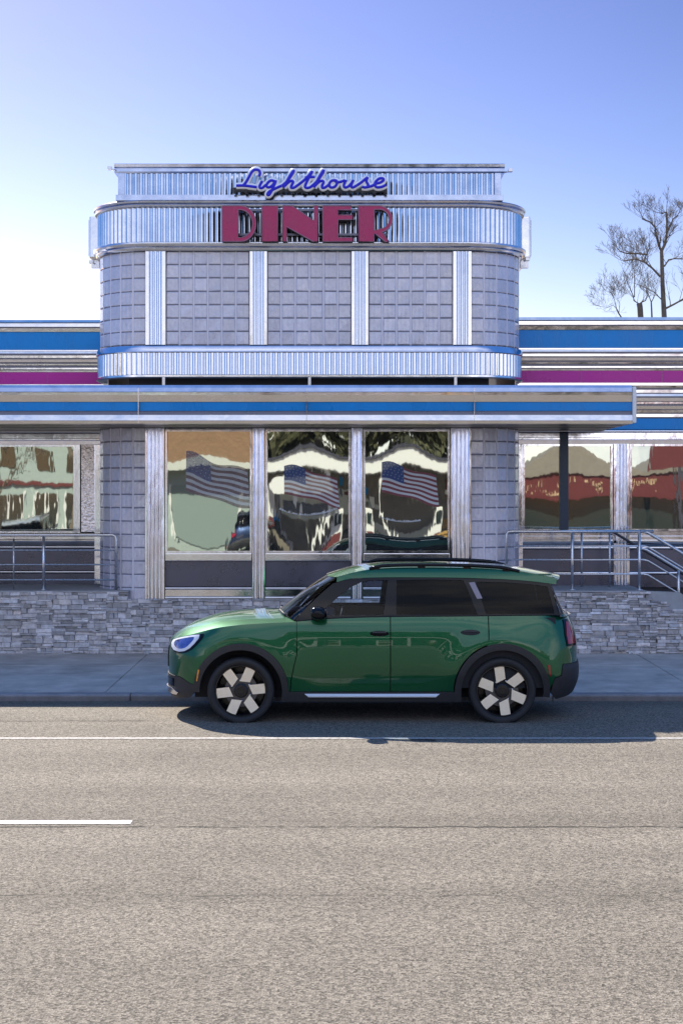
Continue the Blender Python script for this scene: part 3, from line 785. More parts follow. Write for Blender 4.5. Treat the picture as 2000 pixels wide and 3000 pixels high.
# ------------------------------------------------------------------ side wings
def wing(side):
    Yw = 21.84 if side < 0 else 21.55
    X0, X1 = (-13.0, XL + 0.02) if side < 0 else (XR - 0.02, 13.0)
    b = MB(); b.box(X0, X1, Yw + 0.03, 31, 0.3, 5.0)
    w = b.build('wing', 'core', diner)
    w['label'] = ('left' if side < 0 else 'right') + ' wing with flat striped steel front'
    b = MB(); b.box(X0, X1, Yw - 0.05, 31, 4.999, 5.012); b.build('wing_roof', 'roofing', w)
    def ext(name, prof, m, sm=True, xa=X0, xb=X1):
        b = MB(); b.extrude_x(prof, xa, xb, Yw, 0, sm); return b.build(name, m, w, smooth_angle=40)
    dz = 0.0 if side < 0 else 0.006
    ext('coping', [(-0.03, 4.962), (0.06, 4.962), (0.075, 4.972), (0.055, 5.012 + dz), (-0.03, 5.016 + dz)], 'steel', False)
    ext('moulding', flat_prof(4.908, 4.960, 0.04), 'steel', False)
    ext('groove', flat_prof(4.888, 4.906, 0.004), 'dark_metal', False)
    ext('moulding', [(-0.02, 4.832), (0.034, 4.832), (0.040, 4.886), (-0.02, 4.886)], 'steel', False)
    ext('blue_stripe', flat_prof(4.555, 4.830, 0.02), 'blue', False)
    def facet(z0, z1, tilt, o=0.02, m='steel'):      # tilt > 0 leans the face down towards the street
        t = math.tan(R(tilt)) * (z1 - z0) / 2
        ext('moulding', [(-0.02, z0), (o - t, z0), (o + t, z1), (-0.02, z1)], m, False)
    facet(4.532, 4.553, 0, .03); facet(4.500, 4.530, -4, .02); ext('groove', flat_prof(4.470, 4.499, -.004), 'dark_metal', False)
    facet(4.432, 4.468, 2, .024); ext('groove', flat_prof(4.410, 4.431, .0), 'dark_metal', False)
    facet(4.366, 4.408, 7, .03); ext('groove', flat_prof(4.342, 4.365, -.004), 'dark_metal', False); facet(4.318, 4.341, 5, .02)
    ext('groove', flat_prof(4.282, 4.317, -.004), 'dark_metal', False); facet(4.256, 4.280, 1, .026); ext('groove', flat_prof(4.240, 4.255, .0), 'dark_metal', False)
    facet(4.214, 4.239, 6, .026)
    ext('magenta_stripe', flat_prof(4.028, 4.212, 0.02), 'magenta', False)
    facet(3.987, 4.026, 0, .035)
    for k in range(8):
        z1 = 3.982 - k * 0.061; hh = (0.030, 0.044, 0.036, 0.050, 0.030, 0.048, 0.040, 0.044)[k]
        facet(z1 - hh, z1, (5, 1, -4, 6, 2, 8, 4, 0)[k], .024)
        ext('groove', flat_prof(z1 - 0.060, z1 - hh - .001, -0.002), 'dark_metal', False)
    ext('blue_stripe', flat_prof(3.322, 3.488, 0.02), 'blue', False)
    ext('moulding', half_round(3.272, 3.320, 0.04), 'steel')
    ext('window_head', [(-0.02, 3.10), (0.02, 3.10), (0.025, 3.16), (0.05, 3.17), (0.05, 3.19), (0.02, 3.20), (0.02, 3.268), (-0.02, 3.268)], 'steel_pillar', False)
    # sheet joints
    for k in range(3):
        x = X0 + 1.0 + k * 1.22 if side > 0 else X1 - 0.93 - k * 1.22
        b = MB(); b.box(x - 0.003, x + 0.003, Yw - 0.0225, Yw, 4.03, 4.21); b.build('sheet_joint', 'dark_metal', w)
    # windows and posts
    posts = []
    if side < 0:
        wx = [(PX(-190, Yw), PX(222, Yw)), (PX(-640, Yw), PX(-232, Yw)), (PX(-1090, Yw), PX(-682, Yw)), (PX(-1540, Yw), PX(-1132, Yw))]
        zb, ztp = 1.745, 3.098
        b = MB(); b.box(PX(222, Yw) + 0.003, PX(236, Yw), Yw - 0.05, Yw + 0.02, 1.70, 3.098); b.build('window_post', 'steel_pillar', w)
        b = MB(); b.box(PX(238, Yw), PX(278, Yw), Yw - 0.02, Yw + 0.02, 1.76, 3.098, b=0.004); b.build('embossed_panel', 'steel_emboss', w)
        b = MB(); b.box(PX(279, Yw), PX(297, Yw), Yw - 0.07, Yw + 0.02, 0.96, 3.098, b=0.006); b.build('end_post', 'steel_pillar', w)
    else:
        wx = [(PX(1530, Yw), PX(1793, Yw)), (PX(1843, Yw), PX(2190, Yw)), (PX(2240, Yw), PX(2590, Yw)), (PX(2640, Yw), PX(2990, Yw))]
        zb, ztp = 1.782, 3.098
        b = MB(); b.box(PX(1514, Yw), PX(1529, Yw), Yw - 0.07, Yw + 0.02, 0.96, 3.098, b=0.006); b.build('end_post', 'steel_pillar', w)
        pilaster(PX(1795, Yw), PX(1841, Yw), Yw - 0.02, 0.96, 3.098, 'steel_pillar', w, 3, 0.05, name='window_post')
        b = MB(); b.box(PX(1638, Yw), PX(1663, Yw), Yw - 0.06, Yw - 0.012, 1.80, 3.27, b=0.006); b.build('blue_post', 'blue_post', w)
    for k, (a, c) in enumerate(wx):
        if side > 0 and k: pilaster(c + 0.01, c + 0.25, Yw - 0.02, 0.96, 3.098, 'steel_pillar', w, 3, 0.05, name='window_post')
        if side < 0 and k: pilaster(c + 0.01, c + 0.21, Yw - 0.02, 0.96, 3.098, 'steel_pillar', w, 3, 0.05, name='window_post')
        window(a, c, Yw - 0.005, zb, ztp, w, 0.002, name='window')
    ext('sill', [(-0.02, 1.555), (0.03, 1.555), (0.06, 1.60), (0.06, 1.64), (0.03, 1.65), (0.03, 1.70), (0.05, 1.715), (0.05, zb - 0.004), (-0.02, zb - 0.004)], 'steel_brushed', False)
    ext('sill_bead', half_round(1.50, 1.552, 0.035), 'steel')
    ext('kick_panel', flat_prof(1.17, 1.498, 0.004), 'dark_metal', False)
    ext('foot_rail', half_round(1.12, 1.168, 0.03), 'steel_brushed')
    ext('plinth', flat_prof(0.93, 1.118, 0.01), 'dark_metal', False)
    return w
M['steel_emboss'] = mat('embossed_steel', (0.82, 0.76, 0.74), 0.22, 1.0, bump=0.02, bump_scale=22, rvar=0.1)
wing(-1); wing(1)

# ------------------------------------------------------------------ signs
def flat_prism(b, outer, holes, y0, y1, fm=0, sm=1):
    """outline (x, z) with holes, between y0 (front) and y1 (back)"""
    loops = [outer] + list(holes); vs = [Vector(p) for lp in loops for p in lp]; ed = []; o = 0
    for lp in loops:
        ed += [(o + i, o + (i + 1) % len(lp)) for i in range(len(lp))]; o += len(lp)
    rv, re, rf, *_ = delaunay_2d_cdt(vs, ed, [], 0, 1e-6)
    def inside(p, lp):
        c = False
        for i in range(len(lp)):
            (x1, y1_), (x2, y2_) = lp[i], lp[(i + 1) % len(lp)]
            if (y1_ > p[1]) != (y2_ > p[1]) and p[0] < (x2 - x1) * (p[1] - y1_) / (y2_ - y1_) + x1: c = not c
        return c
    keep = []
    for f in rf:
        c = sum((rv[i] for i in f), Vector((0, 0))) / len(f)
        if inside(c, outer) and not any(inside(c, h) for h in holes): keep.append(f)
    b.add([(v.x, y0, v.y) for v in rv], [list(f) for f in keep], fm)
    b.add([(v.x, y1, v.y) for v in rv], [list(f)[::-1] for f in keep], sm)
    for lp in loops:
        n = len(lp)
        b.add([(p[0], y0, p[1]) for p in lp] + [(p[0], y1, p[1]) for p in lp], [(i, (i + 1) % n, (i + 1) % n + n, i + n) for i in range(n)], sm)

SY = 20.22
M['trim_cap'] = mat('trim_cap', (0.34, 0.16, 0.24), 0.3)
def Z5(zx, zy, D): return (PX(640 + zx * 0.34439, D), PZ(470 + zy * 0.34439, D))
def arc_pts(cx, cy, rx, ry, a0, a1, n=14): return [(cx + rx * math.cos(R(a0 + (a1 - a0) * i / n)), cy + ry * math.sin(R(a0 + (a1 - a0) * i / n))) for i in range(n + 1)]
dsign = thing('diner_sign', 'raised magenta block letters reading DINER across the rounded band of the tower', 'sign', (-0.5, SY, 5.97))
T, B = 384, 686
glyphs = {
 'D': ([(30, T)] + arc_pts(190, (T + B) / 2, 128, 151, -90, 90) + [(30, B)], [[(168, T + 30)] + arc_pts(185, (T + B) / 2, 104, 118, -80, 80) + [(168, B - 30)]]),
 'I': ([(370, T), (502, T), (502, B), (370, B)], []),
 'N': ([(546, T), (626, T), (812, 512), (812, T), (846, T), (846, B), (804, B), (580, 562), (580, B), (546, B)], []),
 'E': ([(886, T), (1128, T), (1128, T + 34), (1016, T + 34), (1016, 462), (1140, 462), (1140, 500), (1016, 500), (1016, B - 32), (1140, B - 32), (1140, B), (886, B)], []),
 'R': ([(1190, T)] + arc_pts(1362, 497, 114, 113, -90, 78) + [(1395, 614), (1450, 690), (1420, 690), (1335, 622), (1322, 622), (1322, B), (1190, B)],
       [[(1324, T + 30)] + arc_pts(1362, 497, 90, 85, -80, 82) + [(1324, 594)]]),
}
for ch, (out, holes) in glyphs.items():
    conv = lambda lp: [Z5(x, y, SY) for x, y in lp]
    b = MB(); flat_prism(b, conv(out), [conv(h) for h in holes], SY, SY + 0.14)
    lo = b.build('letter', ['letter', 'letter_side'], dsign)
    tb = MB()
    for lp_ in [conv(out)] + [conv(h) for h in holes]:
        tb.tube([(x, SY, z) for x, z in lp_ + [lp_[0]]], 0.0075, 5, 0, False)
    tb.build('trim_cap', 'trim_cap', lo)
b = MB()
x0, _ = Z5(40, 0, SY); x1, _ = Z5(1440, 0, SY)
for zz in (6.05, 6.40): b.box(x0, x1, SY + 0.142, SY + 0.175, zz, zz + 0.03)
for k in range(9):
    x = x0 + 0.08 + (x1 - x0 - 0.16) * k / 8; b.box(x - 0.015, x + 0.015, SY + 0.145, TY - 0.01, 6.055, 6.075); b.box(x - 0.015, x + 0.015, SY + 0.145, TY - 0.01, 6.405, 6.425)
b.build('mounting_rail', 'dark_metal', dsign)

LY = 20.26
lsign = thing('script_sign', 'blue script lettering reading Lighthouse with white outline on the tower parapet', 'sign', (-0.45, LY, 6.57))
strokes = {
 'L': [[(344, 132), (353, 105), (340, 80), (308, 76), (283, 95), (258, 138), (234, 180), (208, 212)], [(150, 211), (200, 210), (250, 214), (325, 224)]],
 'i': [[(372, 172), (350, 212), (354, 231), (376, 228), (402, 204)], [(400, 129), (401, 131)]],
 'g': [[(482, 176), (446, 167), (416, 190), (408, 216), (430, 226), (460, 206), (487, 170), (466, 222), (440, 276), (424, 292), (416, 284), (432, 262), (482, 236), (536, 212)]],
 'h': [[(540, 212), (585, 170), (632, 104), (638, 84), (610, 122), (574, 186), (551, 228)], [(563, 212), (592, 184), (620, 170), (634, 180), (624, 204), (617, 226), (640, 228), (686, 198)]],
 't': [[(686, 198), (742, 152), (784, 104), (796, 92), (764, 152), (736, 212), (746, 230), (776, 226), (806, 204)], [(733, 142), (818, 136)]],
 'h2': [[(806, 204), (845, 164), (886, 104), (893, 80), (866, 120), (834, 180), (811, 228)], [(822, 210), (850, 182), (878, 170), (893, 182), (880, 212), (886, 230), (912, 222), (944, 198)]],
 'o': [[(987, 164), (956, 174), (940, 204), (955, 226), (985, 222), (1006, 196), (1004, 172), (984, 166), (1010, 182), (1040, 178), (1074, 166)]],
 'u': [[(1086, 164), (1066, 204), (1073, 226), (1101, 220), (1130, 190), (1146, 164), (1128, 208), (1138, 227), (1168, 214)]],
 's': [[(1168, 214), (1212, 185), (1266, 142), (1256, 172), (1272, 206), (1255, 226), (1220, 222)]],
 'e': [[(1258, 226), (1304, 214), (1340, 194), (1372, 186), (1402, 166), (1396, 150), (1366, 152), (1336, 178), (1330, 208), (1350, 226), (1390, 221), (1424, 204)]],
}
def smooth_line(pts, k=5):
    if len(pts) < 3: return pts
    out = []
    for i in range(len(pts) - 1):
        p0 = pts[max(i - 1, 0)]; p1 = pts[i]; p2 = pts[i + 1]; p3 = pts[min(i + 2, len(pts) - 1)]
        for j in range(k):
            t = j / k
            out.append(tuple(0.5 * (2 * p1[a] + (p2[a] - p0[a]) * t + (2 * p0[a] - 5 * p1[a] + 4 * p2[a] - p3[a]) * t * t + (3 * p1[a] - p0[a] - 3 * p2[a] + p3[a]) * t ** 3) for a in (0, 1)))
    return out + [pts[-1]]
for ch, sts in strokes.items():
    b = MB(); wb = MB()
    for k, st in enumerate(sts):
        pl = [Z5(x, y, LY) for x, y in smooth_line(st)]
        dot = len(st) == 2 and abs(st[0][0] - st[1][0]) < 5
        yoff = 0.002 * k + 0.0006 * (ord(ch[0]) % 7)
        b.tube([(x, LY + yoff, z) for x, z in pl], 0.0195 if not dot else 0.024, 8, 0, True, sy=0.7)
        wb.tube([(x, LY + 0.026 + yoff, z) for x, z in pl], 0.050 if not dot else 0.052, 10, 0, True, sy=0.55)
        # rounded ends
    o = wb.build('letter', 'script_white', lsign, smooth_angle=60)
    b.build('tube', 'script', o, smooth_angle=60)
b = MB(); xa, za = Z5(135, 236, LY); xb, _ = Z5(1425, 236, LY)
b.box(xa, xb, LY + 0.03, LY + 0.10, 6.665, 6.70)
for k in range(14):
    x = xa + (xb - xa) * k / 13; b.box(x - 0.02, x + 0.02, LY + 0.02, LY + 0.11, 6.645, 6.72)
for x in (xa + 0.1, (xa + xb) / 2, xb - 0.02): b.box(x - 0.015, x + 0.015, LY + 0.101, PY - 0.01, 6.66, 6.86)
b.build('raceway', 'letter_side', lsign)

def side_sign(x, sx, label):
    t = thing('side_sign', label, 'sign', (x, 21.9, 5.85))
    b = MB(); y0, y1 = 21.35, 23.2
    b.box(min(x, x + sx * 0.16), max(x, x + sx * 0.16), y0, y1, 5.88, 6.52, b=0.03); b.build('cabinet', 'steel_brushed', t)
    b = MB(); b.box(min(x + sx * 0.163, x + sx * 0.175), max(x + sx * 0.163, x + sx * 0.175), y0 + 0.06, y1 - 0.06, 5.93, 6.47); b.build('face', 'script_white', t)
    b = MB(); b.box(min(x + sx * 0.02, x + sx * 0.14), max(x + sx * 0.02, x + sx * 0.14), y0 + 0.1, y0 + 0.2, 5.76, 5.879); b.build('bracket', 'rail', t)
side_sign(XL - 0.03, -1, 'steel sign cabinet seen edge on at the left side of the tower band')
side_sign(XR + 0.03, 1, 'steel sign cabinet seen edge on at the right side of the tower band')

# ------------------------------------------------------------------ railings and steps
def rail_thing(name, label, loc): return thing(name, label, 'railing', loc)
rl = rail_thing('railing', 'steel pipe railing on the stone wall before the left wing', (-4.5, 20.5, 0.95))
RY = 20.52
b = MB(); b.tube([(-12, RY, 1.752), (-3.30, RY, 1.752), (-3.265, RY, 1.735), (-3.25, RY, 1.70), (-3.25, RY, 0.95)], 0.022, 10); b.build('top_rail', 'rail', rl)
for z in (1.534, 1.325, 1.105):
    b = MB(); b.tube([(-12, RY, z), (-3.26, RY, z)], 0.012, 8); b.build('mid_rail', 'rail', rl)
for k in range(6):
    b = MB(); b.tube([(-4.295 - 1.45 * k, RY, 0.945), (-4.295 - 1.45 * k, RY, 1.745)], 0.022, 10); b.tube([(-4.295 - 1.45 * k, RY, 0.955), (-4.295 - 1.45 * k, RY, 0.968)], 0.05, 12); b.build('post', 'rail', rl)
    b = MB(); b.tube([(-4.75 - 1.45 * k, RY + 0.1, 0.945), (-4.75 - 1.45 * k, RY + 0.1, 1.70)], 0.013, 8); b.build('post', 'rail', rl)
rr = rail_thing('railing', 'steel pipe railing on the stone wall before the right wing running down beside the steps', (3.4, 20.5, 0.95))
sl = -0.60
def down(x0, z0, x1=6.3): return [(x0, RY, z0), (x0 + 0.06, RY, z0 - 0.015), (x1, RY, z0 - 0.015 + sl * (x1 - x0 - 0.06))]
b = MB(); b.tube([(2.38, RY, 0.95), (2.38, RY, 1.76), (2.40, RY, 1.795), (2.44, RY, 1.805), (4.50, RY, 1.805)], 0.022, 10); b.tube(down(4.36, 1.80), 0.022, 10); b.build('top_rail', 'rail', rr)
for z in (1.593, 1.396, 1.19):
    b = MB(); b.tube([(2.38, RY, z), (4.36, RY, z)] + down(4.36, z), 0.012, 8); b.build('mid_rail', 'rail', rr)
b = MB(); b.tube([(4.31, RY - 0.05, 1.56)] + [(p[0], RY - 0.05, p[2]) for p in down(4.33, 1.555)], 0.018, 8); b.build('hand_rail', 'rail', rr)
for x, z0, z1 in ((3.326, 0.945, 1.80), (4.295, 0.945, 1.80), (4.86, 0.62, 1.27), (5.75, 0.25, 0.95)):
    b = MB(); b.tube([(x, RY, z0), (x, RY, z1)], 0.022, 10); b.tube([(x, RY, z0 + 0.01), (x, RY, z0 + 0.024)], 0.05, 12); b.build('post', 'rail', rr)
rb = rail_thing('railing', 'dark handrail with two thin posts behind the front railing of the right wing', (3.8, 21.2, 0.95))
b = MB(); b.tube([(3.55, 21.15, 1.79), (4.02, 21.15, 1.79), (6.3, 21.15, 1.79 + sl * 2.28)], 0.02, 8); b.build('hand_rail', 'dark', rb)
for px in (1703, 1785):
    x = PX(px, 21.15); b = MB(); b.tube([(x, 21.15, 0.95), (x, 21.15, 1.79)], 0.016, 8); b.build('post', 'rail', rb)
st = thing('steps', 'pale concrete entrance steps going down beside the right wing', 'steps', (5.2, 20.9, 0))
b = MB()
for k in range(6):
    b.box(4.62 + 0.29 * k, 4.62 + 0.29 * (k + 1), 20.56, 22.0, 0, 0.93 - 0.155 * (k + 1) + 0.0)
b.build('treads', 'concrete', st)
b = MB(); b.add([(4.372, 20.45, 0.3), (4.372, 20.45, 0.945), (4.86, 20.45, 0.93), (4.95, 20.45, 0.87), (6.3, 20.45, 0.08), (6.3, 20.45, 0.0), (4.5, 20.45, 0.0),
                 (4.372, 20.56, 0.3), (4.372, 20.56, 0.945), (4.86, 20.56, 0.93), (4.95, 20.56, 0.87), (6.3, 20.56, 0.08), (6.3, 20.56, 0.0), (4.5, 20.56, 0.0)],
   [(0, 1, 2, 3, 4, 5, 6), (7, 8, 9, 10, 11, 12, 13), (0, 1, 8, 7), (1, 2, 9, 8), (2, 3, 10, 9), (3, 4, 11, 10), (4, 5, 12, 11)])
b.build('cheek_wall', 'concrete', st)
# ------------------------------------------------------------------ the car
def paint_car():
    m = bpy.data.materials.new('green_metallic_paint'); m.use_nodes = True
    n = m.node_tree.nodes; l = m.node_tree.links; b = n['Principled BSDF']
    b.inputs['Base Color'].default_value = (0.0015, 0.096, 0.031, 1)
    b.inputs['Metallic'].default_value = 0.65; b.inputs['Roughness'].default_value = 0.34
    b.inputs['Coat Weight'].default_value = 1.0; b.inputs['Coat Roughness'].default_value = 0.012; b.inputs['Coat IOR'].default_value = 1.5
    tc = n.new('ShaderNodeTexCoord'); v = n.new('ShaderNodeTexVoronoi'); v.inputs['Scale'].default_value = 900
    l.new(tc.outputs['Object'], v.inputs['Vector'])
    r = n.new('ShaderNodeMapRange'); r.inputs[3].default_value = 0.32; r.inputs[4].default_value = 0.48
    sp = n.new('ShaderNodeSeparateColor'); l.new(v.outputs['Color'], sp.inputs[0]); l.new(sp.outputs[0], r.inputs[0]); l.new(r.outputs[0], b.inputs['Roughness'])
    return m
M['paint'] = paint_car()
M['gloss_black'] = mat('gloss_black', (0.004, 0.005, 0.008), 0.10, 0.0, spec=0.25)
M['plastic'] = mat('black_plastic', (0.022, 0.022, 0.026), 0.55, 0.0, var=0.15, var_scale=30)
M['rubber'] = mat('tyre_rubber', (0.016, 0.016, 0.018), 0.7, 0.0, var=0.2, var_scale=20)
M['rim_black'] = mat('rim_black', (0.010, 0.010, 0.012), 0.25)
M['spoke'] = mat('spoke_machined', (1.0, 0.84, 0.61), 0.42, 0.15, var=0.05, var_scale=30)
M['silver'] = mat('satin_silver', (0.72, 0.71, 0.75), 0.22, 0.9)
M['strip'] = mat('bright_strip', (0.86, 0.85, 0.86), 0.4, 0.25)
M['brake'] = mat('brake_iron', (0.12, 0.12, 0.13), 0.4, 0.9)
M['red_lens'] = mat('red_lens', (0.32, 0.012, 0.02), 0.12, coat=1.0, var=0.25, var_scale=40)
M['amber_lens'] = mat('amber_lens', (0.75, 0.28, 0.02), 0.15, coat=1.0)
M['cabin'] = mat('cabin_trim', (0.010, 0.012, 0.02), 0.7)
M['lamp_blue'] = mat('lamp_lens', (0.10, 0.12, 0.36), 0.08, 0.6, coat=1.0, var=0.5, var_scale=45)
M['lamp_white'] = mat('lamp_light_guide', (0.80, 0.80, 0.86), 0.2)
M['pillar_insert'] = mat('pillar_insert', (0.16, 0.155, 0.20), 0.3, 0.7)
def car_glass(name, tintc, tr, priv=False):
    m = bpy.data.materials.new(name); m.use_nodes = True
    n = m.node_tree.nodes; l = m.node_tree.links; n.remove(n['Principled BSDF'])
    t = n.new('ShaderNodeBsdfTransparent'); t.inputs[0].default_value = (*tintc, 1)
    g = n.new('ShaderNodeBsdfGlossy'); g.inputs['Roughness'].default_value = 0.01
    fr = n.new('ShaderNodeFresnel'); fr.inputs[0].default_value = 1.27
    mx = n.new('ShaderNodeMixShader'); l.new(fr.outputs[0], mx.inputs[0]); l.new(t.outputs[0], mx.inputs[1]); l.new(g.outputs[0], mx.inputs[2])
    l.new(mx.outputs[0], n['Material Output'].inputs['Surface']); return m
M['glass_clear'] = car_glass('tinted_glass', (0.80, 0.88, 0.94), 0.7)
M['glass_dark'] = car_glass('privacy_glass', (0.03, 0.04, 0.06), 0.05)

class Spl:
    def __init__(s, pts):
        s.x = np.array([p[0] for p in pts], float); s.y = np.array([p[1] for p in pts], float)
        d = np.diff(s.y) / np.diff(s.x); m = np.zeros(len(s.x)); m[0], m[-1] = d[0], d[-1]
        for i in range(1, len(s.x) - 1):
            h0, h1 = s.x[i] - s.x[i - 1], s.x[i + 1] - s.x[i]
            m[i] = (d[i - 1] * h1 + d[i] * h0) / (h0 + h1)
            if d[i - 1] * d[i] <= 0: m[i] *= 0.35
        s.m = m
    def __call__(s, t):
        if t <= s.x[0]: return float(s.y[0] + s.m[0] * (t - s.x[0]))
        if t >= s.x[-1]: return float(s.y[-1] + s.m[-1] * (t - s.x[-1]))
        i = int(np.searchsorted(s.x, t, 'right')) - 1
        h = s.x[i + 1] - s.x[i]; u = (t - s.x[i]) / h
        return float(s.y[i] * (2 * u ** 3 - 3 * u * u + 1) + s.y[i + 1] * (3 * u * u - 2 * u ** 3) + h * (s.m[i] * (u ** 3 - 2 * u * u + u) + s.m[i + 1] * (u ** 3 - u * u)))

w_z = Spl([(0.15, .855), (0.30, .880), (0.40, .893), (0.52, .910), (0.65, .918), (0.78, .916), (0.90, .908), (0.98, .896), (1.04, .880), (1.085, .862)])
xf_z = Spl([(0.15, -2.10), (0.25, -2.165), (0.40, -2.175), (0.60, -2.178), (0.72, -2.170), (0.80, -2.150), (0.88, -2.09), (0.95, -2.0), (1.1, -1.9)])
xr_z = Spl([(0.15, 2.08), (0.30, 2.17), (0.45, 2.215), (0.55, 2.215), (0.60, 2.205), (0.70, 2.205), (0.80, 2.20), (0.95, 2.17), (1.05, 2.13), (1.12, 2.09)])
wg_z = Spl([(1.05, .870), (1.085, .857), (1.20, .820), (1.35, .766), (1.475, .716), (1.53, .690), (1.57, .662), (1.60, .625)])
zs_x = Spl([(-2.178, .78), (-2.13, .805), (-2.05, .835), (-1.95, .868), (-1.85, .900), (-1.73, .936), (-1.61, .968), (-1.42, .998), (-1.12, 1.020), (-.80, 1.036), (-.50, 1.060), (-.2, 1.074), (.2, 1.083), (1.0, 1.089), (1.94, 1.095), (2.2, 1.09)])
zr_x = Spl([(-.36, 1.487), (-.20, 1.530), (-.03, 1.562), (.2, 1.579), (.45, 1.584), (.8, 1.583), (1.12, 1.574), (1.54, 1.540), (1.93, 1.465)])
AF, AR, PF, PR_ = 0.62, 0.50, 2.6, 3.2
LF, LR = 1.15, 1.05
WX = 1.346; WZ = 0.325
def bulge(x, z):
    o = 0.0
    for wx, k in ((-WX, .016), (WX, .028)):
        r = math.hypot(x - wx, (z - WZ) * 1.0)
        o += k * math.exp(-((r - .50) / .16) ** 2) * min(1.0, max(0.0, (z - 0.2) / 0.3))
    return o
def corner(th, p): c, s_ = abs(math.cos(th)), abs(math.sin(th)); r = (c ** p + s_ ** p) ** (-1 / p); return r * math.sin(th), r * math.cos(th)
def side(u, z):
    xa = xf_z(z) + AF; xb = xr_z(z) - AR
    if u < xa:
        th = min(math.pi / 2, (xa - u) / LF * math.pi / 2); s_, c = corner(th, PF); x = xa - AF * s_
    elif u > xb:
        th = min(math.pi / 2, (u - xb) / LR * math.pi / 2); s_, c = corner(th, PR_); x = xb + AR * s_
    else: x, c = u, 1.0
    taper = 1 - 0.022 * max(0.0, abs(x - 0.1) / 2.0) ** 2
    y = (w_z(z) + bulge(x, z)) * taper * c
    return Vector((x, -y, z))
def to_u(x, z):
    xa = xf_z(z) + AF; xb = xr_z(z) - AR
    if x < xa:
        q = min(1.0, (xa - x) / AF); yv = max(0.0, 1 - q ** PF) ** (1 / PF); return xa - math.atan2(q, yv) / (math.pi / 2) * LF
    if x > xb:
        q = min(1.0, (x - xb) / AR); yv = max(0.0, 1 - q ** PR_) ** (1 / PR_); return xb + math.atan2(q, yv) / (math.pi / 2) * LR
    return x
def u_front(z): return xf_z(z) + AF - LF
def u_rear(z): return xr_z(z) - AR + LR
def green(x, z):
    return Vector((x, -wg_z(z) * (1 - 0.035 * ((x - 0.35) / 1.5) ** 2), z))

def densify(lp, h, closed=True):
    out = []; n = len(lp)
    for i in range(n if closed else n - 1):
        a, c = Vector(lp[i]), Vector(lp[(i + 1) % n]); k = max(1, int(math.ceil((c - a).length / h)))
        out += [tuple(a + (c - a) * j / k) for j in range(k)]
    return out
def inside(p, lp):
    c = False
    for i in range(len(lp)):
        (x1, y1), (x2, y2) = lp[i], lp[(i + 1) % len(lp)]
        if (y1 > p[1]) != (y2 > p[1]) and p[0] < (x2 - x1) * (p[1] - y1) / (y2 - y1) + x1: c = not c
    return c
def tri_region(outer, holes, h):
    loops = [outer] + list(holes); vs = []; ed = []
    for lp in loops:
        o = len(vs); vs += [Vector(p) for p in lp]; ed += [(o + i, o + (i + 1) % len(lp)) for i in range(len(lp))]
    bx = np.array([v[:] for v in vs]); lo, hi = bx.min(0), bx.max(0)
    B_ = np.array([v[:] for v in vs])
    xs = np.arange(lo[0] + h / 2, hi[0], h); zs2 = np.arange(lo[1] + h / 2, hi[1], h)
    for i, x in enumerate(xs):
        for j, z in enumerate(zs2):
            p = (x + (h / 2 if j % 2 else 0), z)
            if inside(p, outer) and not any(inside(p, hh) for hh in holes):
                if ((B_ - np.array(p)) ** 2).sum(1).min() > (h * 0.55) ** 2: vs.append(Vector(p))
    rv, re, rf, *_ = delaunay_2d_cdt(vs, ed, [], 0, 1e-7)
    keep = []
    for f in rf:
        c = sum((rv[i] for i in f), Vector((0, 0))) / len(f)
        if inside(c, outer) and not any(inside(c, hh) for hh in holes): keep.append(list(f))
    return [v[:] for v in rv], keep

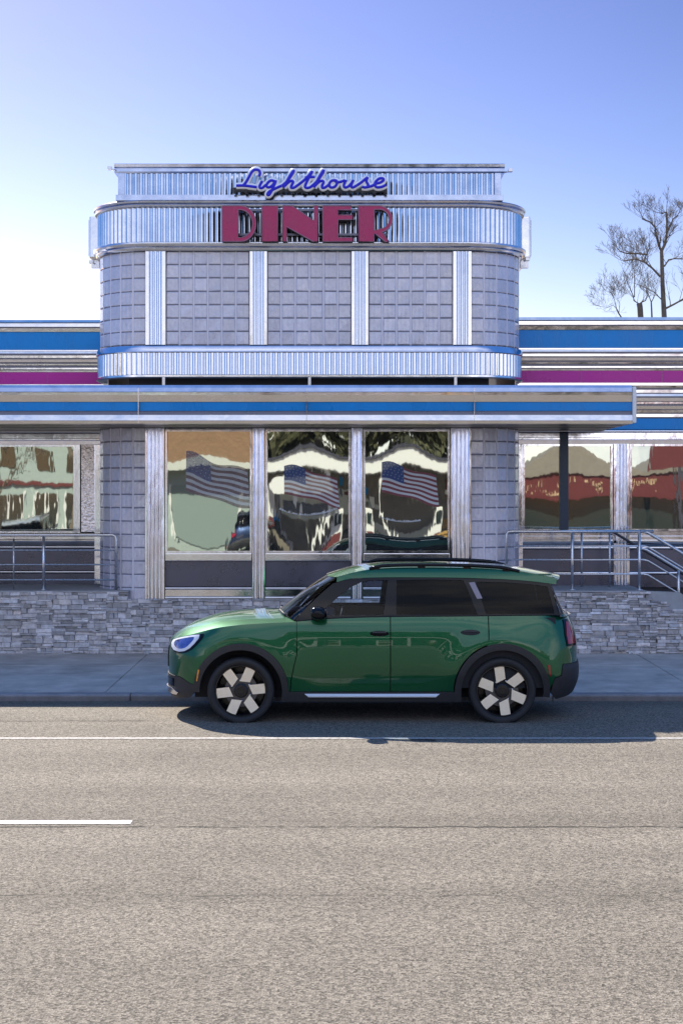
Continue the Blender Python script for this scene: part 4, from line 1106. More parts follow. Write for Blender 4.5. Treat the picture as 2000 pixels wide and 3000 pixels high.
def patch(name, outer, mapf, m, parent, holes=(), h=0.035, sides=(-1, 1), off=0.0, rim=0.018, conv=None, dh=None):
    """a curved panel: the outline (x, z) triangulated and laid on the body surface, with a turned-in edge"""
    dh = dh or h
    o2 = densify(outer, dh); h2 = [densify(q, dh) for q in holes]
    if conv: o2 = [(conv(*p), p[1]) for p in o2]; h2 = [[(conv(*p), p[1]) for p in q] for q in h2]
    uv, tris = tri_region(o2, h2, h)
    P, N = [], []
    e = 0.004
    for (u, v) in uv:
        p = mapf(u, v)
        du = mapf(u + e, v) - mapf(u - e, v); dv = mapf(u, v + e) - mapf(u, v - e)
        nn = du.cross(dv)
        nn = nn.normalized() if nn.length > 1e-12 else Vector((0, -1, 0))
        if nn.dot(p - Vector((0, 0, 0.7))) < 0 and abs(nn.dot((p - Vector((0, 0, .7))).normalized())) > 0.05: nn = -nn
        P.append(p + nn * off); N.append(nn)
    ec = {}
    for t in tris:
        for i in range(len(t)):
            k = (t[i], t[(i + 1) % len(t)]); ec[tuple(sorted(k))] = ec.get(tuple(sorted(k)), []) + [k]
    bnd = [v[0] for v in ec.values() if len(v) == 1]
    V, Fc, NN = [], [], []
    for sg in sides:
        fl = lambda p: p if sg < 0 else Vector((p.x, -p.y, p.z))
        o = len(V)
        V += [fl(p) for p in P]; NN += [fl(nn) for nn in N]
        # orient each face along its normals
        for t in tris:
            a, c, d = (V[o + i] for i in t[:3]); fn = (c - a).cross(d - a)
            s_ = [i + o for i in t]
            if fn.dot(NN[o + t[0]]) < 0: s_ = s_[::-1]
            Fc.append(s_)
        if rim:
            for (i, j) in bnd:
                k = len(V)
                a, c = fl(P[i]), fl(P[j]); na, nc = fl(N[i]), fl(N[j])
                V += [a, c, c - nc * rim, a - na * rim]
                fn = (c - a).cross(-nc); fn = fn.normalized() if fn.length > 0 else Vector((0, 0, 1))
                Fc.append([k, k + 1, k + 2, k + 3]); NN += [fn] * 4
    me = bpy.data.meshes.new(name); me.from_pydata(V, [], Fc); me.materials.append(M[m] if isinstance(m, str) else m)
    me.polygons.foreach_set('use_smooth', [True] * len(me.polygons)); me.update()
    # split-edge rims keep their own verts, so vertex normals are the true surface normals
    me.normals_split_custom_set_from_vertices([tuple(nn) for nn in NN])
    ob = bpy.data.objects.new(name, me); COL.objects.link(ob)
    if parent is not None: ob.parent = parent
    return ob
def part(name, mb, m, parent, **k):
    o = mb.build(name, m, None, **k); o.parent = parent; return o
def child(o, parent): o.parent = parent; return o

def make_car(name, label, cat, loc, group=None):
    car = thing(name, label, cat, loc, group)
    arch = lambda cx, r, a0, a1, n=26: [(cx + r * math.cos(R(a0 + (a1 - a0) * i / n)), WZ + r * math.sin(R(a0 + (a1 - a0) * i / n))) for i in range(n + 1)]
    zbelt = lambda x: zs_x(x)
    RO, RI = 0.492, 0.425
    g = 0.004
    # ---- body: front wings with nose, rear quarters with tail, both sides
    top = lambda a, c, n=24: [(a + (c - a) * i / n, zs_x(a + (c - a) * i / n)) for i in range(n + 1)]
    front = [(-.769 - g, zs_x(-.773)), (-.769 - g, .70), (-.800 - g, .58), (-.832 - g, .42), (-.838 - g, .318)] + arch(-WX, RO, -1, 176)
    front += [(-1.885, .40), (-1.99, .455)]
    nose_u = [(u_front(.47), .47)]
    # outline in (x, z) on the side, closed round the nose in u
    fo = [(to_u(*p), p[1]) for p in densify(front, 0.03, False)] + [(to_u(-1.99, .455), .455)]
    zz = np.linspace(.455, .775, 12)
    fo += [(u_front(z) + 0.001, z) for z in zz]
    tt = []
    for p in top(-2.172, -.769 - g, 40): tt.append((max(to_u(*p), u_front(p[1]) + 0.001), p[1]))
    fo += tt
    dd = []
    for p in fo:
        if not dd or (abs(p[0] - dd[-1][0]) + abs(p[1] - dd[-1][1])) > 1e-4: dd.append(p)
    body = patch('body', dd, side, 'paint', car, h=0.035)
    rq = [(1.205 + g, zs_x(1.21)), (1.205 + g, .86), (1.178 + g, .800)] + arch(WX, RO, 108, 3)[0:]
    rq += [(1.862, .40), (1.885, .46), (1.955, .485), (1.972, .60)]
    ro = [(to_u(*p), p[1]) for p in densify(rq, 0.03, False)] + [(to_u(1.972, .60), .60)]
    ro += [(u_rear(z) - 0.001, z) for z in np.linspace(.60, 1.088, 14)]
    tp = [(to_u(*p), p[1]) for p in top(2.10, 1.205 + g, 26)]
    ro += [p for p in tp if p[0] < u_rear(p[1]) - 0.02]
    q = patch('rear_quarter', ro, side, 'paint', car, h=0.035)
    # ---- doors, one object each
    for sg in (-1, 1):
        fd = [(-.769, zs_x(-.769))] + top(-.769, .193 - g, 14)[1:] + [(.193 - g, .318), (-.832, .318), (-.826, .42), (-.795, .58), (-.765, .70)]
        d = patch('front_door', fd, side, 'paint', car, sides=(sg,), h=0.035)
        rd = [(.199, zs_x(.199))] + top(.199, 1.203 - g, 14)[1:] + [(1.203 - g, .862)] + arch(WX, RO + 0.012, 107, 178)[0:] + [(.846, .318), (.199, .318)]
        d2 = patch('rear_door', rd, side, 'paint', car, sides=(sg,), h=0.035)
        for dr, xc in ((d, .10), (d2, 1.035)):
            hb = MB(); c0 = side(xc - .02, .915); yy = -c0.y * sg
            z0 = 0.917 if dr is d else 0.928
            n = 14; pts = [(xc - .02 + .100 * math.cos(2 * math.pi * k / 24) , z0 + .028 * math.sin(2 * math.pi * k / 24)) for k in range(24)]
            hp = patch('door_handle', pts, side, 'gloss_black', None, sides=(sg,), h=0.02, off=0.004, rim=0.006, dh=0.02); hp.parent = dr
            gb = patch('grip', [(xc - .09, z0 + .004), (xc + .05, z0 + .004), (xc + .05, z0 + .020), (xc - .09, z0 + .020)], side, 'plastic', None, sides=(sg,), h=0.02, off=0.018, rim=0.012); gb.parent = hp
    # ---- black cladding: arches, sills, bumper lowers
    for sg in (-1, 1):
        for cx in (-WX, WX):
            a0, a1 = (-14, 182) if cx < 0 else (-8, 192)
            ring = arch(cx, RO - .001, a0, a1, 34) + arch(cx, RI, a1, a0, 34)
            c2 = (lambda x, z: to_u(x, z))
            patch('wheel_arch_trim', ring, side, 'plastic', car, sides=(sg,), h=0.03, off=0.014, rim=0.05, conv=c2)
    sill = [(-.905, .315), (.905, .315), (.93, .215), (-.93, .215)]
    for sg in (-1, 1):
        sc = patch('sill_trim', sill, side, 'plastic', car, sides=(sg,), h=0.04, off=0.016, rim=0.06)
        sb = MB(); V = []
        for i_ in range(17):
            x = -.70 + 1.41 * i_ / 16; e_ = .05 if i_ in (0, 16) else 0.0; xx = x + (.05 if i_ == 0 else -.05 if i_ == 16 else 0) * 1.0
            y0 = -side(x, .30).y
            V += [(x, sg * (y0 + .010), .300), (xx, sg * (y0 + .040), .272), (xx, sg * (y0 + .036), .262), (xx, sg * (y0 + .01), .258)]
        sb.add(V, [(4 * i_ + a, 4 * i_ + a + 1, 4 * i_ + 5 + a, 4 * i_ + 4 + a) for i_ in range(16) for a in range(3)] + [(0, 1, 2, 3), (64, 65, 66, 67)], 0)
        part('sill_strip', sb, 'strip', sc)
    fb = [(-1.832, .30), (-1.838, .385), (-1.885, .397), (-1.99, .452)]
    fo = [(to_u(*p), p[1]) for p in densify(fb, 0.03, False)] + [(to_u(-1.99, .452), .452)] + [(u_front(z) + .001, z) for z in np.linspace(.452, .21, 8)] + \
         [(to_u(-2.03, .215), .215), (to_u(-1.88, .245), .245)]
    fbp = patch('front_bumper', fo, side, 'plastic', car, h=0.035, off=0.006, rim=0.05)
    sk = [(u_front(.30) + .001, .30), (u_front(.25) + .001, .25), (to_u(-2.02, .26), .26), (to_u(-2.00, .285), .285), (to_u(-2.09, .32), .32)]
    s_ = patch('skid_plate', sk, side, 'silver', None, h=0.03, off=0.020, rim=0.03); s_.parent = fbp
    it = [(to_u(-2.06, .42), .42), (to_u(-2.06, .34), .34), (u_front(.34) + .001, .34), (u_front(.42) + .001, .42)]
    s_ = patch('air_intake', it, side, 'gloss_black', None, h=0.03, off=0.012, rim=0.01); s_.parent = fbp
    gr = [(to_u(-2.14, .74), .74), (to_u(-2.15, .52), .52), (u_front(.47) + .001, .475), (u_front(.77) + .001, .765)]
    s_ = patch('grille', gr, side, 'gloss_black', car, h=0.03, off=0.008, rim=0.015)
    rb_ = [(1.845, .30), (1.862, .392), (1.885, .455), (1.955, .48), (1.972, .596)]
    fo = [(to_u(*p), p[1]) for p in densify(rb_, 0.03, False)] + [(to_u(1.972, .596), .596)] + [(u_rear(z) - .001, z) for z in np.linspace(.596, .25, 10)] + \
         [(to_u(2.10, .275), .275), (to_u(1.90, .235), .235)]
    patch('rear_bumper', fo, side, 'plastic', car, h=0.035, off=0.010, rim=0.05)
    # ---- lamps
    for sg in (-1, 1):
        hl = [(to_u(x, z), z) for x, z in [(-2.100, .735), (-2.108, .775), (-2.085, .812), (-2.02, .843), (-1.92, .872), (-1.81, .898), (-1.73, .908), (-1.738, .868), (-1.79, .806), (-1.85, .748), (-1.915, .710), (-1.99, .694), (-2.065, .702)]]
        L = patch('headlight', hl, side, 'gloss_black', car, sides=(sg,), h=0.025, off=0.006, rim=0.01, dh=0.02)
        ctr = Vector((sum(p[0] for p in hl) / len(hl), sum(p[1] for p in hl) / len(hl)))
        sc2 = lambda k, dx=0, dz=0: [((p[0] - ctr.x) * k + ctr.x + dx, (p[1] - ctr.y) * k + ctr.y + dz) for p in hl]
        gi = patch('light_guide', sc2(.86, -.012, .002), side, 'lamp_white', None, holes=[sc2(.60, -.008, .006)], sides=(sg,), h=0.02, off=0.010, rim=0.004, dh=0.02); gi.parent = L
        le = patch('lens', sc2(.59, -.008, .006), side, 'lamp_blue', None, sides=(sg,), h=0.02, off=0.009, rim=0.0, dh=0.02); le.parent = L
        tl = [(to_u(x, z), z) for x, z in [(1.985, 1.048), (2.045, 1.045), (2.085, .98), (2.135, .80), (2.13, .772), (2.02, .775), (1.995, .90)]]
        T_ = patch('tail_light', tl, side, 'gloss_black', car, sides=(sg,), h=0.025, off=0.008, rim=0.012, dh=0.02)
        tl2 = [(to_u(x, z), z) for x, z in [(2.015, 1.020), (2.045, 1.02), (2.075, .96), (2.12, .80), (2.03, .80), (2.012, .90)]]
        q_ = patch('lens', tl2, side, 'red_lens', None, sides=(sg,), h=0.025, off=0.012, rim=0.004, dh=0.02); q_.parent = T_
        patch('side_marker', [(-1.845, .425), (-1.832, .425), (-1.802, .545), (-1.822, .545)], side, 'amber_lens', car, sides=(sg,), h=0.02, off=0.014, rim=0.01)
        patch('rear_reflector', [(1.858, .50), (1.878, .47), (1.868, .60), (1.838, .595)], side, 'red_lens', car, sides=(sg,), h=0.02, off=0.010, rim=0.01)
    # ---- bonnet
    ns, ntt = 44, 25
    us = []
    for i in range(ns + 1):
        s_ = i / ns; x = -2.172 + (-.775 + 2.172) * s_ ** 1.35; us.append(x)
    cr = Spl([(-2.172, .0), (-2.10, .03), (-1.99, .062), (-1.77, .072), (-1.5, .062), (-1.2, .055), (-.77, .045)])
    P = []
    for i, x in enumerate(us):
        z = zs_x(x); E = side(max(to_u(x, z), u_front(z) + .001), z); s_ = (x + 2.172) / 1.397
        for j in range(ntt + 1):
            t = -1 + 2 * j / ntt; t = math.copysign(abs(t) ** 0.85, t)
            k = (1 - t * t)
            kk = (1 - abs(t) ** 3.0)
            P.append((E.x - .21 * k * s_ ** 2.0, E.y * -t, E.z + cr(x) * kk))
    b = MB(); n = ntt + 1
    b.add(P, [(i * n + j, i * n + j + 1, (i + 1) * n + j + 1, (i + 1) * n + j) for i in range(ns) for j in range(ntt)], 0, True)
    part('bonnet', b, 'paint', car)
    # cowl strip and wipers
    zc = 1.075
    # ---- windscreen, roof, rear glass
    def loft(rows, name, m, n=20):
        b = MB(); V = []
        for (e, cx, cz) in rows:      # e: near edge point, cx / cz: centre offsets
            for j in range(n + 1):
                t = -1 + 2 * j / n; k = 1 - t * t; k2 = 1 - abs(t) ** 2.6
                V.append((e.x + cx * k, e.y * -t, e.z + cz * k2))
        q = n + 1
        b.add(V, [(i * q + j, i * q + j + 1, (i + 1) * q + j + 1, (i + 1) * q + j) for i in range(len(rows) - 1) for j in range(n)], 0, True)
        return part(name, b, m, car)
    rows = []
    for i in range(15):
        s_ = i / 14; x = -.80 + .44 * s_; z = 1.052 + (1.478 - 1.052) * s_ + 0.018 * math.sin(math.pi * s_); e = green(x, z)
        rows.append((e, -.20 + .085 * s_, .03 * (1 - s_) - 0.012 * s_))
    loft(rows, 'windscreen', 'glass_clear')
    rows = []
    for i in range(36):
        s_ = i / 35; x = -.36 + 2.29 * s_; e = green(x, zr_x(x))
        rows.append((e, -.115 * (1 - s_) ** 3 + .06 * s_ ** 6, -.012 * (1 - s_) ** 8 + .026 * min(1, s_ * 4) ** 0.8))
    rf = loft(rows, 'roof', 'paint')
    rows = []
    for i in range(9):
        s_ = i / 8; x = 1.875 + .075 * s_; z = 1.42 + (1.08 - 1.42) * s_; e = green(x, z)
        rows.append((e, .05 + .09 * s_, 0))
    loft(rows, 'rear_window', 'glass_dark')
    # deck between body top and rear glass, black cowl in front
    b = MB(); V = []
    for j in range(21):
        t = -1 + 2 * j / 20; k = 1 - t * t
        V += [(1.95 + .14 * k, .80 * t, 1.081), (1.98 + .15 * (1 - t ** 4), .83 * t, 1.083)]
    b.add(V, [(2 * j, 2 * j + 1, 2 * j + 3, 2 * j + 2) for j in range(20)], 0); part('tailgate_ledge', b, 'paint', car)
    b = MB(); V = []
    for j in range(21):
        t = -1 + 2 * j / 20; k = 1 - t * t
        V += [(-.79 - .20 * k, .86 * t, 1.052 + .03 * (1 - abs(t) ** 2.6)), (-.70 - .20 * k, .86 * t, 1.02 + .02 * k)]
    b.add(V, [(2 * j, 2 * j + 1, 2 * j + 3, 2 * j + 2) for j in range(20)], 0)
    b.tube([(-.98, -.05, 1.095), (-.95, -.35, 1.10), (-.90, -.62, 1.085)], .011, 6); b.tube([(-.98, .55, 1.09), (-.98, .25, 1.105), (-.96, -.02, 1.10)], .011, 6)
    part('wiper_cowl', b, 'plastic', car)
    # ---- greenhouse side frame (gloss black) with three windows
    zt = lambda x: min(zr_x(x) - .055 if x < 0 else 9, Spl([(-.4, 1.462), (0, 1.478), (.6, 1.480), (1.2, 1.468), (1.6, 1.446), (1.93, 1.408)])(x))
    xs = np.linspace(-.40, 1.868, 26)
    rearx = lambda z: 1.868 + (1.408 - z) / (1.408 - 1.098) * .075
    gtop = [(x, zt(x)) for x in xs]
    gh = [(-.80, 1.045)] + [(-.80 + .40 * i / 10, 1.045 + (zt(-.40) - 1.045) * i / 10 + .015 * math.sin(math.pi * i / 10)) for i in range(1, 10)] + gtop + [(rearx(1.25), 1.25), (rearx(1.098), 1.098)] + [(x, zs_x(x) + .003) for x in np.linspace(1.7, -.7, 14)]
    fw = [(-.535, 1.100), (-.50, 1.150), (-.33, 1.300), (-.20, 1.395), (-.10, 1.440), (-.02, 1.452), (.175, 1.455), (.160, 1.38), (.125, 1.102)]
    rw = [(.255, 1.105), (.262, 1.456), (.62, 1.462), (.955, 1.455), (.985, 1.40), (1.095, 1.105)]
    qw = [(1.185, 1.110), (1.085, 1.42), (1.10, 1.440), (1.40, 1.432), (1.70, 1.408), (1.835, 1.388), (1.895, 1.115)]
    for sg in (-1, 1):
        fr = patch('window_surround', gh, green, 'gloss_black', car, holes=[fw, rw, qw], sides=(sg,), h=0.035, off=0.0, rim=0.012)
        for nm, lp, m in (('front_window', fw, 'glass_clear'), ('rear_side_window', rw, 'glass_dark'), ('quarter_window', qw, 'glass_dark')):
            patch(nm, lp, green, m, car, sides=(sg,), h=0.04, off=-0.005, rim=0.0)
        patch('pillar_insert', [(1.015, 1.43), (1.075, 1.435), (1.150, 1.27), (1.095, 1.265)], green, 'pillar_insert', car, sides=(sg,), h=0.03, off=0.004, rim=0.004)
        # painted strip between windows and roof
        rsx = np.linspace(-.36, 1.925, 30)
        rs = [(x, zt(x) + .004) for x in rsx] + [(1.935, 1.462)] + [(x, zr_x(x) + 0.001) for x in rsx[::-1]]
        patch('roof_side', rs, green, 'paint', car, sides=(sg,), h=0.03, off=0.001, rim=0.01)
        bl = MB(); bl.tube([tuple(green(x, zs_x(x) + .004) * 1.0 + Vector((0, -.004, 0)))[:1] + (tuple(green(x, zs_x(x)) + Vector((0, -.004, 0)))[1] * (1 if sg < 0 else -1), zs_x(x) + .004) for x in np.linspace(-.70, 1.93, 20)], .005, 6)
        part('belt_moulding', bl, 'gloss_black', car)
        # roof rail
        rl_ = MB(); pts = []
        for i in range(24):
            x = -.02 + 1.57 * i / 23; e = green(x, zr_x(x)); lift = .022 * min(1, i / 1.5, (23 - i) / 2.5)
            pts.append((x, (e.y + .004) * (1 if sg < 0 else -1), zr_x(x) + .004 + lift))
        rl_.tube(pts, .019, 8); 
        for i in (1, 8, 15, 21):
            x, y, z = pts[i]; rl_.box(x - .04, x + .04, y - .012, y + .012, z - .05, z)
        part('roof_rail', rl_, 'gloss_black', car)
        # mirror
        mr_ = bmesh.new(); bmesh.ops.create_uvsphere(mr_, u_segments=20, v_segments=14, radius=1)
        for v in mr_.verts:
            c = v.co; xx = c.x; sq = lambda a: math.copysign(abs(a) ** .75, a)
            v.co = Vector((-.545 + .085 * sq(c.x) - .03 * sq(c.y) * sg * -1 * 0 , sg * (1.00 + .115 * sq(c.y)), 1.135 + .068 * sq(c.z) - .012 * c.x))
        me = bpy.data.meshes.new('mirror'); mr_.to_mesh(me); mr_.free(); me.materials.append(M['gloss_black']); me.polygons.foreach_set('use_smooth', [True] * len(me.polygons))
        mo = bpy.data.objects.new('wing_mirror', me); COL.objects.link(mo); mo.parent = car
        fb_ = MB(); fb_.tube([(-.57, sg * .86, 1.075), (-.555, sg * .93, 1.09), (-.55, sg * .97, 1.11)], [.035, .028, .03], 8); 
        fo_ = part('mirror_foot', fb_, 'plastic', mo)
        gm = MB(); gm.add([(-.458, sg * .915, 1.09), (-.458, sg * 1.085, 1.09), (-.458, sg * 1.085, 1.175), (-.458, sg * .915, 1.175)], [(0, 1, 2, 3)]); part('mirror_glass', gm, 'silver', mo)
    # spoiler lip
    b = MB()
    for sg in (1,):
        V = []
        for j in range(21):
            t = -1 + 2 * j / 20; k = 1 - abs(t) ** 3
            V += [(1.89 + .05 * k, .672 * t, 1.476 + .028 * k), (1.955 + .07 * k, .655 * t, 1.455 + .03 * k), (1.945 + .07 * k, .65 * t, 1.437 + .03 * k), (1.88 + .05 * k, .67 * t, 1.435 + .03 * k)]
        b.add(V, [(4 * j + a, 4 * j + (a + 1) % 4, 4 * j + 4 + (a + 1) % 4, 4 * j + 4 + a) for j in range(20) for a in range(4)] + [(0, 1, 2, 3), (80, 81, 82, 83)], 0)
    part('spoiler', b, 'paint', car, smooth_angle=40)
    # ---- wheels
    wp = None
    for cx, ph in ((-WX, 6), (WX, 38)):
        for sg in (-1, 1):
            wl = bpy.data.objects.new('wheel', None); COL.objects.link(wl); wl.parent = car; wl.location = (cx, sg * .872, WZ)
            # tyre
            rt = 0.345; prof = [(.262, .018), (.272, .040), (.300, .052), (.325, .050), (.338, .036), (.345, .012), (.345, -.17), (.330, -.20), (.272, -.19), (.262, -.17)]
            def lathe(prof, seg=64):
                V = []
                for k in range(seg):
                    a = 2 * math.pi * k / seg
                    for r_, d_ in prof:
                        rz = r_ * math.sin(a)
                        V.append((r_ * math.cos(a), sg * d_, max(rz, -0.326) if r_ > .33 else rz))
                n = len(prof)
                return V, [(k * n + i, k * n + i + 1, ((k + 1) % seg) * n + i + 1, ((k + 1) % seg) * n + i) for k in range(seg) for i in range(n - 1)]
            b = MB(); b.add(*lathe(prof), 0, True); part('tyre', b, 'rubber', wl, smooth_angle=45)
            b = MB(); b.add(*lathe([(.266, .018), (.264, .032), (.254, .032), (.247, .015), (.240, -.03), (.232, -.16), (.05, -.16), (.0, -.16)]), 0, True)
            rim = part('rim', b, 'rim_black', wl, smooth_angle=40)
            b = MB(); b.add(*lathe([(.0, -.03), (.17, -.03), (.17, -.055), (0, -.055)], 40), 0, False); part('brake_disc', b, 'brake', wl)
            b = MB(); b.add(*lathe([(.072, -.02), (.072, .012), (.062, .02), (.035, .022), (.033, .018), (.0, .018)], 32), 0, True); part('hub_cap', b, 'rim_black', wl, smooth_angle=30)
            for k in range(6):
                a = R(ph + 60 * k); ca, sa = math.cos(a), math.sin(a)
                def pt(r_, t_, d_): return (r_ * ca - t_ * sa, sg * d_, r_ * sa + t_ * ca)
                hw = .050
                o4 = [(.085, hw), (.118, -hw), (.261, -hw), (.261, hw)] if sg < 0 else [(.118, hw), (.085, -hw), (.261, -hw), (.261, hw)]
                b = MB(); b.add([pt(r_, t_, .024 - (.012 if r_ < .2 else 0)) for r_, t_ in o4] + [pt(r_, t_, -.035) for r_, t_ in o4], [(0, 1, 2, 3)], 0)
                b.add([pt(r_, t_, .024 - (.012 if r_ < .2 else 0)) for r_, t_ in o4] + [pt(r_, t_, -.03) for r_, t_ in o4], [(0, 1, 5, 4), (1, 2, 6, 5), (2, 3, 7, 6), (3, 0, 4, 7)], 1)
                a2 = a + R(30); bz = (.085 * math.cos(a2), sg * .0, .085 * math.sin(a2))
                part('spoke', b, ['spoke', 'rim_black'], wl)
            b = MB()
            for k in range(6):
                a2 = R(ph + 60 * k + 30); p0 = Vector((.105 * math.cos(a2), sg * -.02, .105 * math.sin(a2))); b.tube([p0, p0 + Vector((0, sg * .02, 0))], .011, 8)
            part('wheel_bolt', b, 'silver', wl)
    # ---- inside: wheel wells, floor, seats, dashboard
    b = MB(); b.box(-1.85, 1.85, -.60, .60, .22, .62); b.box(-.86, .86, -.84, .84, .20, .40); b.box(-2.0, -.75, -.62, .62, .3, .80); b.box(1.0, 2.0, -.70, .70, .3, .9)
    part('underbody', b, 'cabin', car)
    b = MB(); b.box(-.78, -.38, -.80, .80, .62, 1.055, b=.05); part('dashboard', b, 'cabin', car)
    for y in (-.38, .38):
        b = MB(); b.box(-.15, .40, y - .26, y + .26, .40, .66, b=.06); b.box(.30, .46, y - .25, y + .25, .6, 1.16, b=.06); b.box(.38, .47, y - .13, y + .13, 1.18, 1.36, b=.04); part('front_seat', b, 'cabin', car)
    b = MB(); b.box(.95, 1.6, -.66, .66, .40, .70, b=.06); b.box(1.45, 1.62, -.66, .66, .6, 1.14, b=.06); part('rear_seat', b, 'cabin', car)
    b = MB()
    pts = [(-.33 + .07 * math.sin(a) * .5, -.38 + .18 * math.cos(a), .98 + .17 * math.sin(a)) for a in [2 * math.pi * k / 24 for k in range(25)]]
    b.tube(pts, .014, 6); b.tube([(-.33, -.38, .98), (-.5, -.38, .9)], .03, 6); part('steering_wheel', b, 'cabin', car)
    for sg in (-1, 1):
        b = MB(); b.box(-.72, 1.9, min(sg * .80, sg * .845), max(sg * .80, sg * .845), .35, 1.075); part('door_card', b, 'cabin', car)
    return car
car = make_car('parked_car', 'dark green compact family car with black roof rails parked at the kerb', 'car', (0.31, 15.54, 0))
# ------------------------------------------------------------------ bare trees behind the right wing
M['bark'] = mat('winter_bark', (0.15, 0.12, 0.09), 0.9, var=0.25, var_scale=8)
def branch(b, p, d, L, r, depth, rnd, spread=0.6, curl=0.25, twig=0.004):
    pts = [Vector(p)]; n = 4 if depth > 1 else 3; d = Vector(d).normalized(); rs = [r]
    for i in range(n):
        d = (d + Vector((rnd.uniform(-1, 1), rnd.uniform(-1, 1), rnd.uniform(-.5, .9))) * curl * .5).normalized()
        pts.append(pts[-1] + d * L / n); rs.append(max(twig, r * (1 - .45 * (i + 1) / n)))
    b.tube(pts, rs, 6 if r > .03 else 4 if r > .012 else 3, 0, False)
    if depth <= 0: return
    k = rnd.choice([2, 3]) if depth > 1 else rnd.choice([2, 3])
    for j in range(k):
        t = 1.0 if j == 0 else rnd.uniform(.35, .95); idx = t * n; i0 = min(n - 1, int(idx)); q = pts[i0].lerp(pts[i0 + 1], idx - i0)
        side_ = Vector((rnd.uniform(-1, 1), rnd.uniform(-1, 1) * .8, rnd.uniform(-.2, .7)))
        nd = (d * (1 - spread * .6) + side_.normalized() * spread * (0.5 if j == 0 else 1)).normalized()
        branch(b, q, nd, L * rnd.uniform(.58, .8), max(twig, rs[i0] * (.72 if j == 0 else .5)), depth - 1, rnd, spread, curl, twig)
def TP(px, py, D): return Vector((PX(px, D), D, PZ(py, D)))
def tree(name, label, cat, base, trunk, limbs, seed, group, twigs=3, twig=0.006, spread=.62):
    rnd = random.Random(seed)
    t = thing(name, label, cat, base, group)
    b = MB(); pts, rs = trunk; rs = [q * .5 for q in rs] if base[1] > 0 else rs; b.tube([Vector(base)] + pts, [rs[0] * 1.15] + rs, 10, 0, False); tr = b.build('trunk', 'bark', t, recalc=False)
    c = MB()
    for lp, r0, L, dep in limbs:
        rr = [r0 * (.5 if base[1] > 0 else 1) * (1 - .5 * i / max(1, len(lp) - 1)) for i in range(len(lp))]
        c.tube(lp, rr, 6, 0, False)
        for i in range(1, len(lp)):
            d = lp[i] - lp[i - 1]
            for k in range(3 if i == len(lp) - 1 else 2):
                q = lp[i] if k == 0 and i == len(lp) - 1 else lp[i - 1].lerp(lp[i], rnd.uniform(.3, 1))
                nd = d.normalized() * .6 + Vector((rnd.uniform(-1, 1), rnd.uniform(-1, 1), rnd.uniform(-.1, 1))) * .8
                branch(c, q, nd, L * (.43 if base[1] > 0 else .62), rr[i] * .5, dep, rnd, spread, .3, twig)
    c.build('crown', 'bark', t, recalc=False)
    return t
D = 37.0
P = lambda x, y, dy=0: TP(x, y, D + dy)
tree('bare_tree', 'tall bare tree with slim trunk rising behind the right wing', 'tree', (PX(1946, D), D, -0.05),
     ([P(1945, 930), P(1940, 830), P(1938, 760), P(1937, 730)], [.14, .115, .10, .09]),
     [([P(1937, 735), P(1930, 720), P(1922, 690), P(1918, 665), P(1905, 650), P(1880, 665 - 25)], .07, .75, 4),
      ([P(1937, 735), P(1947, 715), P(1952, 690), P(1953, 650), P(1951, 620), P(1938, 625)], .08, .6, 4),
      ([P(1952, 685), P(1962, 660), P(1972, 640), P(1985, 630)], .05, .6, 4),
      ([P(1934, 810), P(1910, 785), P(1886, 766), P(1860, 758), P(1825, 764)], .06, .8, 4),
      ([P(1886, 766), P(1893, 745), P(1902, 725), P(1901, 710)], .04, .6, 3),
      ([P(1893, 745), P(1865, 742), P(1835, 742), P(1815, 735), P(1808, 726)], .045, .7, 4),
      ([P(1945, 780), P(1958, 760), P(1975, 757), P(2000, 758), P(2030, 750)], .045, .7, 3),
      ([P(1945, 905), P(1975, 890), P(2010, 870), P(2050, 835)], .06, .9, 3),
      ([P(1940, 880), P(1915, 855), P(1890, 842), P(1860, 830)], .03, .6, 3)], 5, 'bare winter trees behind the diner', twig=.0028)
D = 41.0
tree('bare_tree', 'short pollarded bare tree with a stubby forked top behind the right wing', 'tree', (PX(1875, D), D, -0.05),
     ([P(1876, 930), P(1874, 900), P(1872, 888)], [.17, .165, .17]),
     [([P(1872, 890), P(1856, 880), P(1855, 868), P(1845, 845), P(1835, 820), P(1830, 800)], .035, .9, 4),
      ([P(1872, 890), P(1880, 884), P(1890, 880), P(1897, 862)], .05, .6, 3),
      ([P(1858, 870), P(1858, 840), P(1858, 805), P(1856, 785)], .03, .9, 4)], 9, 'bare winter trees behind the diner', twig=.0028)
D = 44.0
tree('bare_tree', 'low twiggy bare tree leaning left of the pollarded one behind the right wing', 'tree', (PX(1822, D), D, -0.05),
     ([P(1820, 930), P(1812, 918), P(1806, 905)], [.05, .045, .04]),
     [([P(1806, 905), P(1795, 893), P(1780, 900), P(1768, 903)], .02, .8, 4),
      ([P(1806, 905), P(1800, 880), P(1790, 860), P(1785, 865)], .02, .9, 4),
      ([P(1812, 918), P(1815, 890), P(1812, 880)], .02, .8, 4)], 14, 'bare winter trees behind the diner', twig=.0028)
D = 40.0
tree('bare_tree', 'thin bare tree between the pollarded tree and the tall one', 'tree', (PX(1909, D), D, -0.05),
     ([P(1909, 930), P(1908, 905), P(1907, 885)], [.05, .045, .04]),
     [([P(1907, 885), P(1915, 870), P(1922, 850)], .03, .7, 3), ([P(1907, 885), P(1900, 865), P(1893, 850)], .03, .7, 3)], 21, 'bare winter trees behind the diner', twig=.0026)

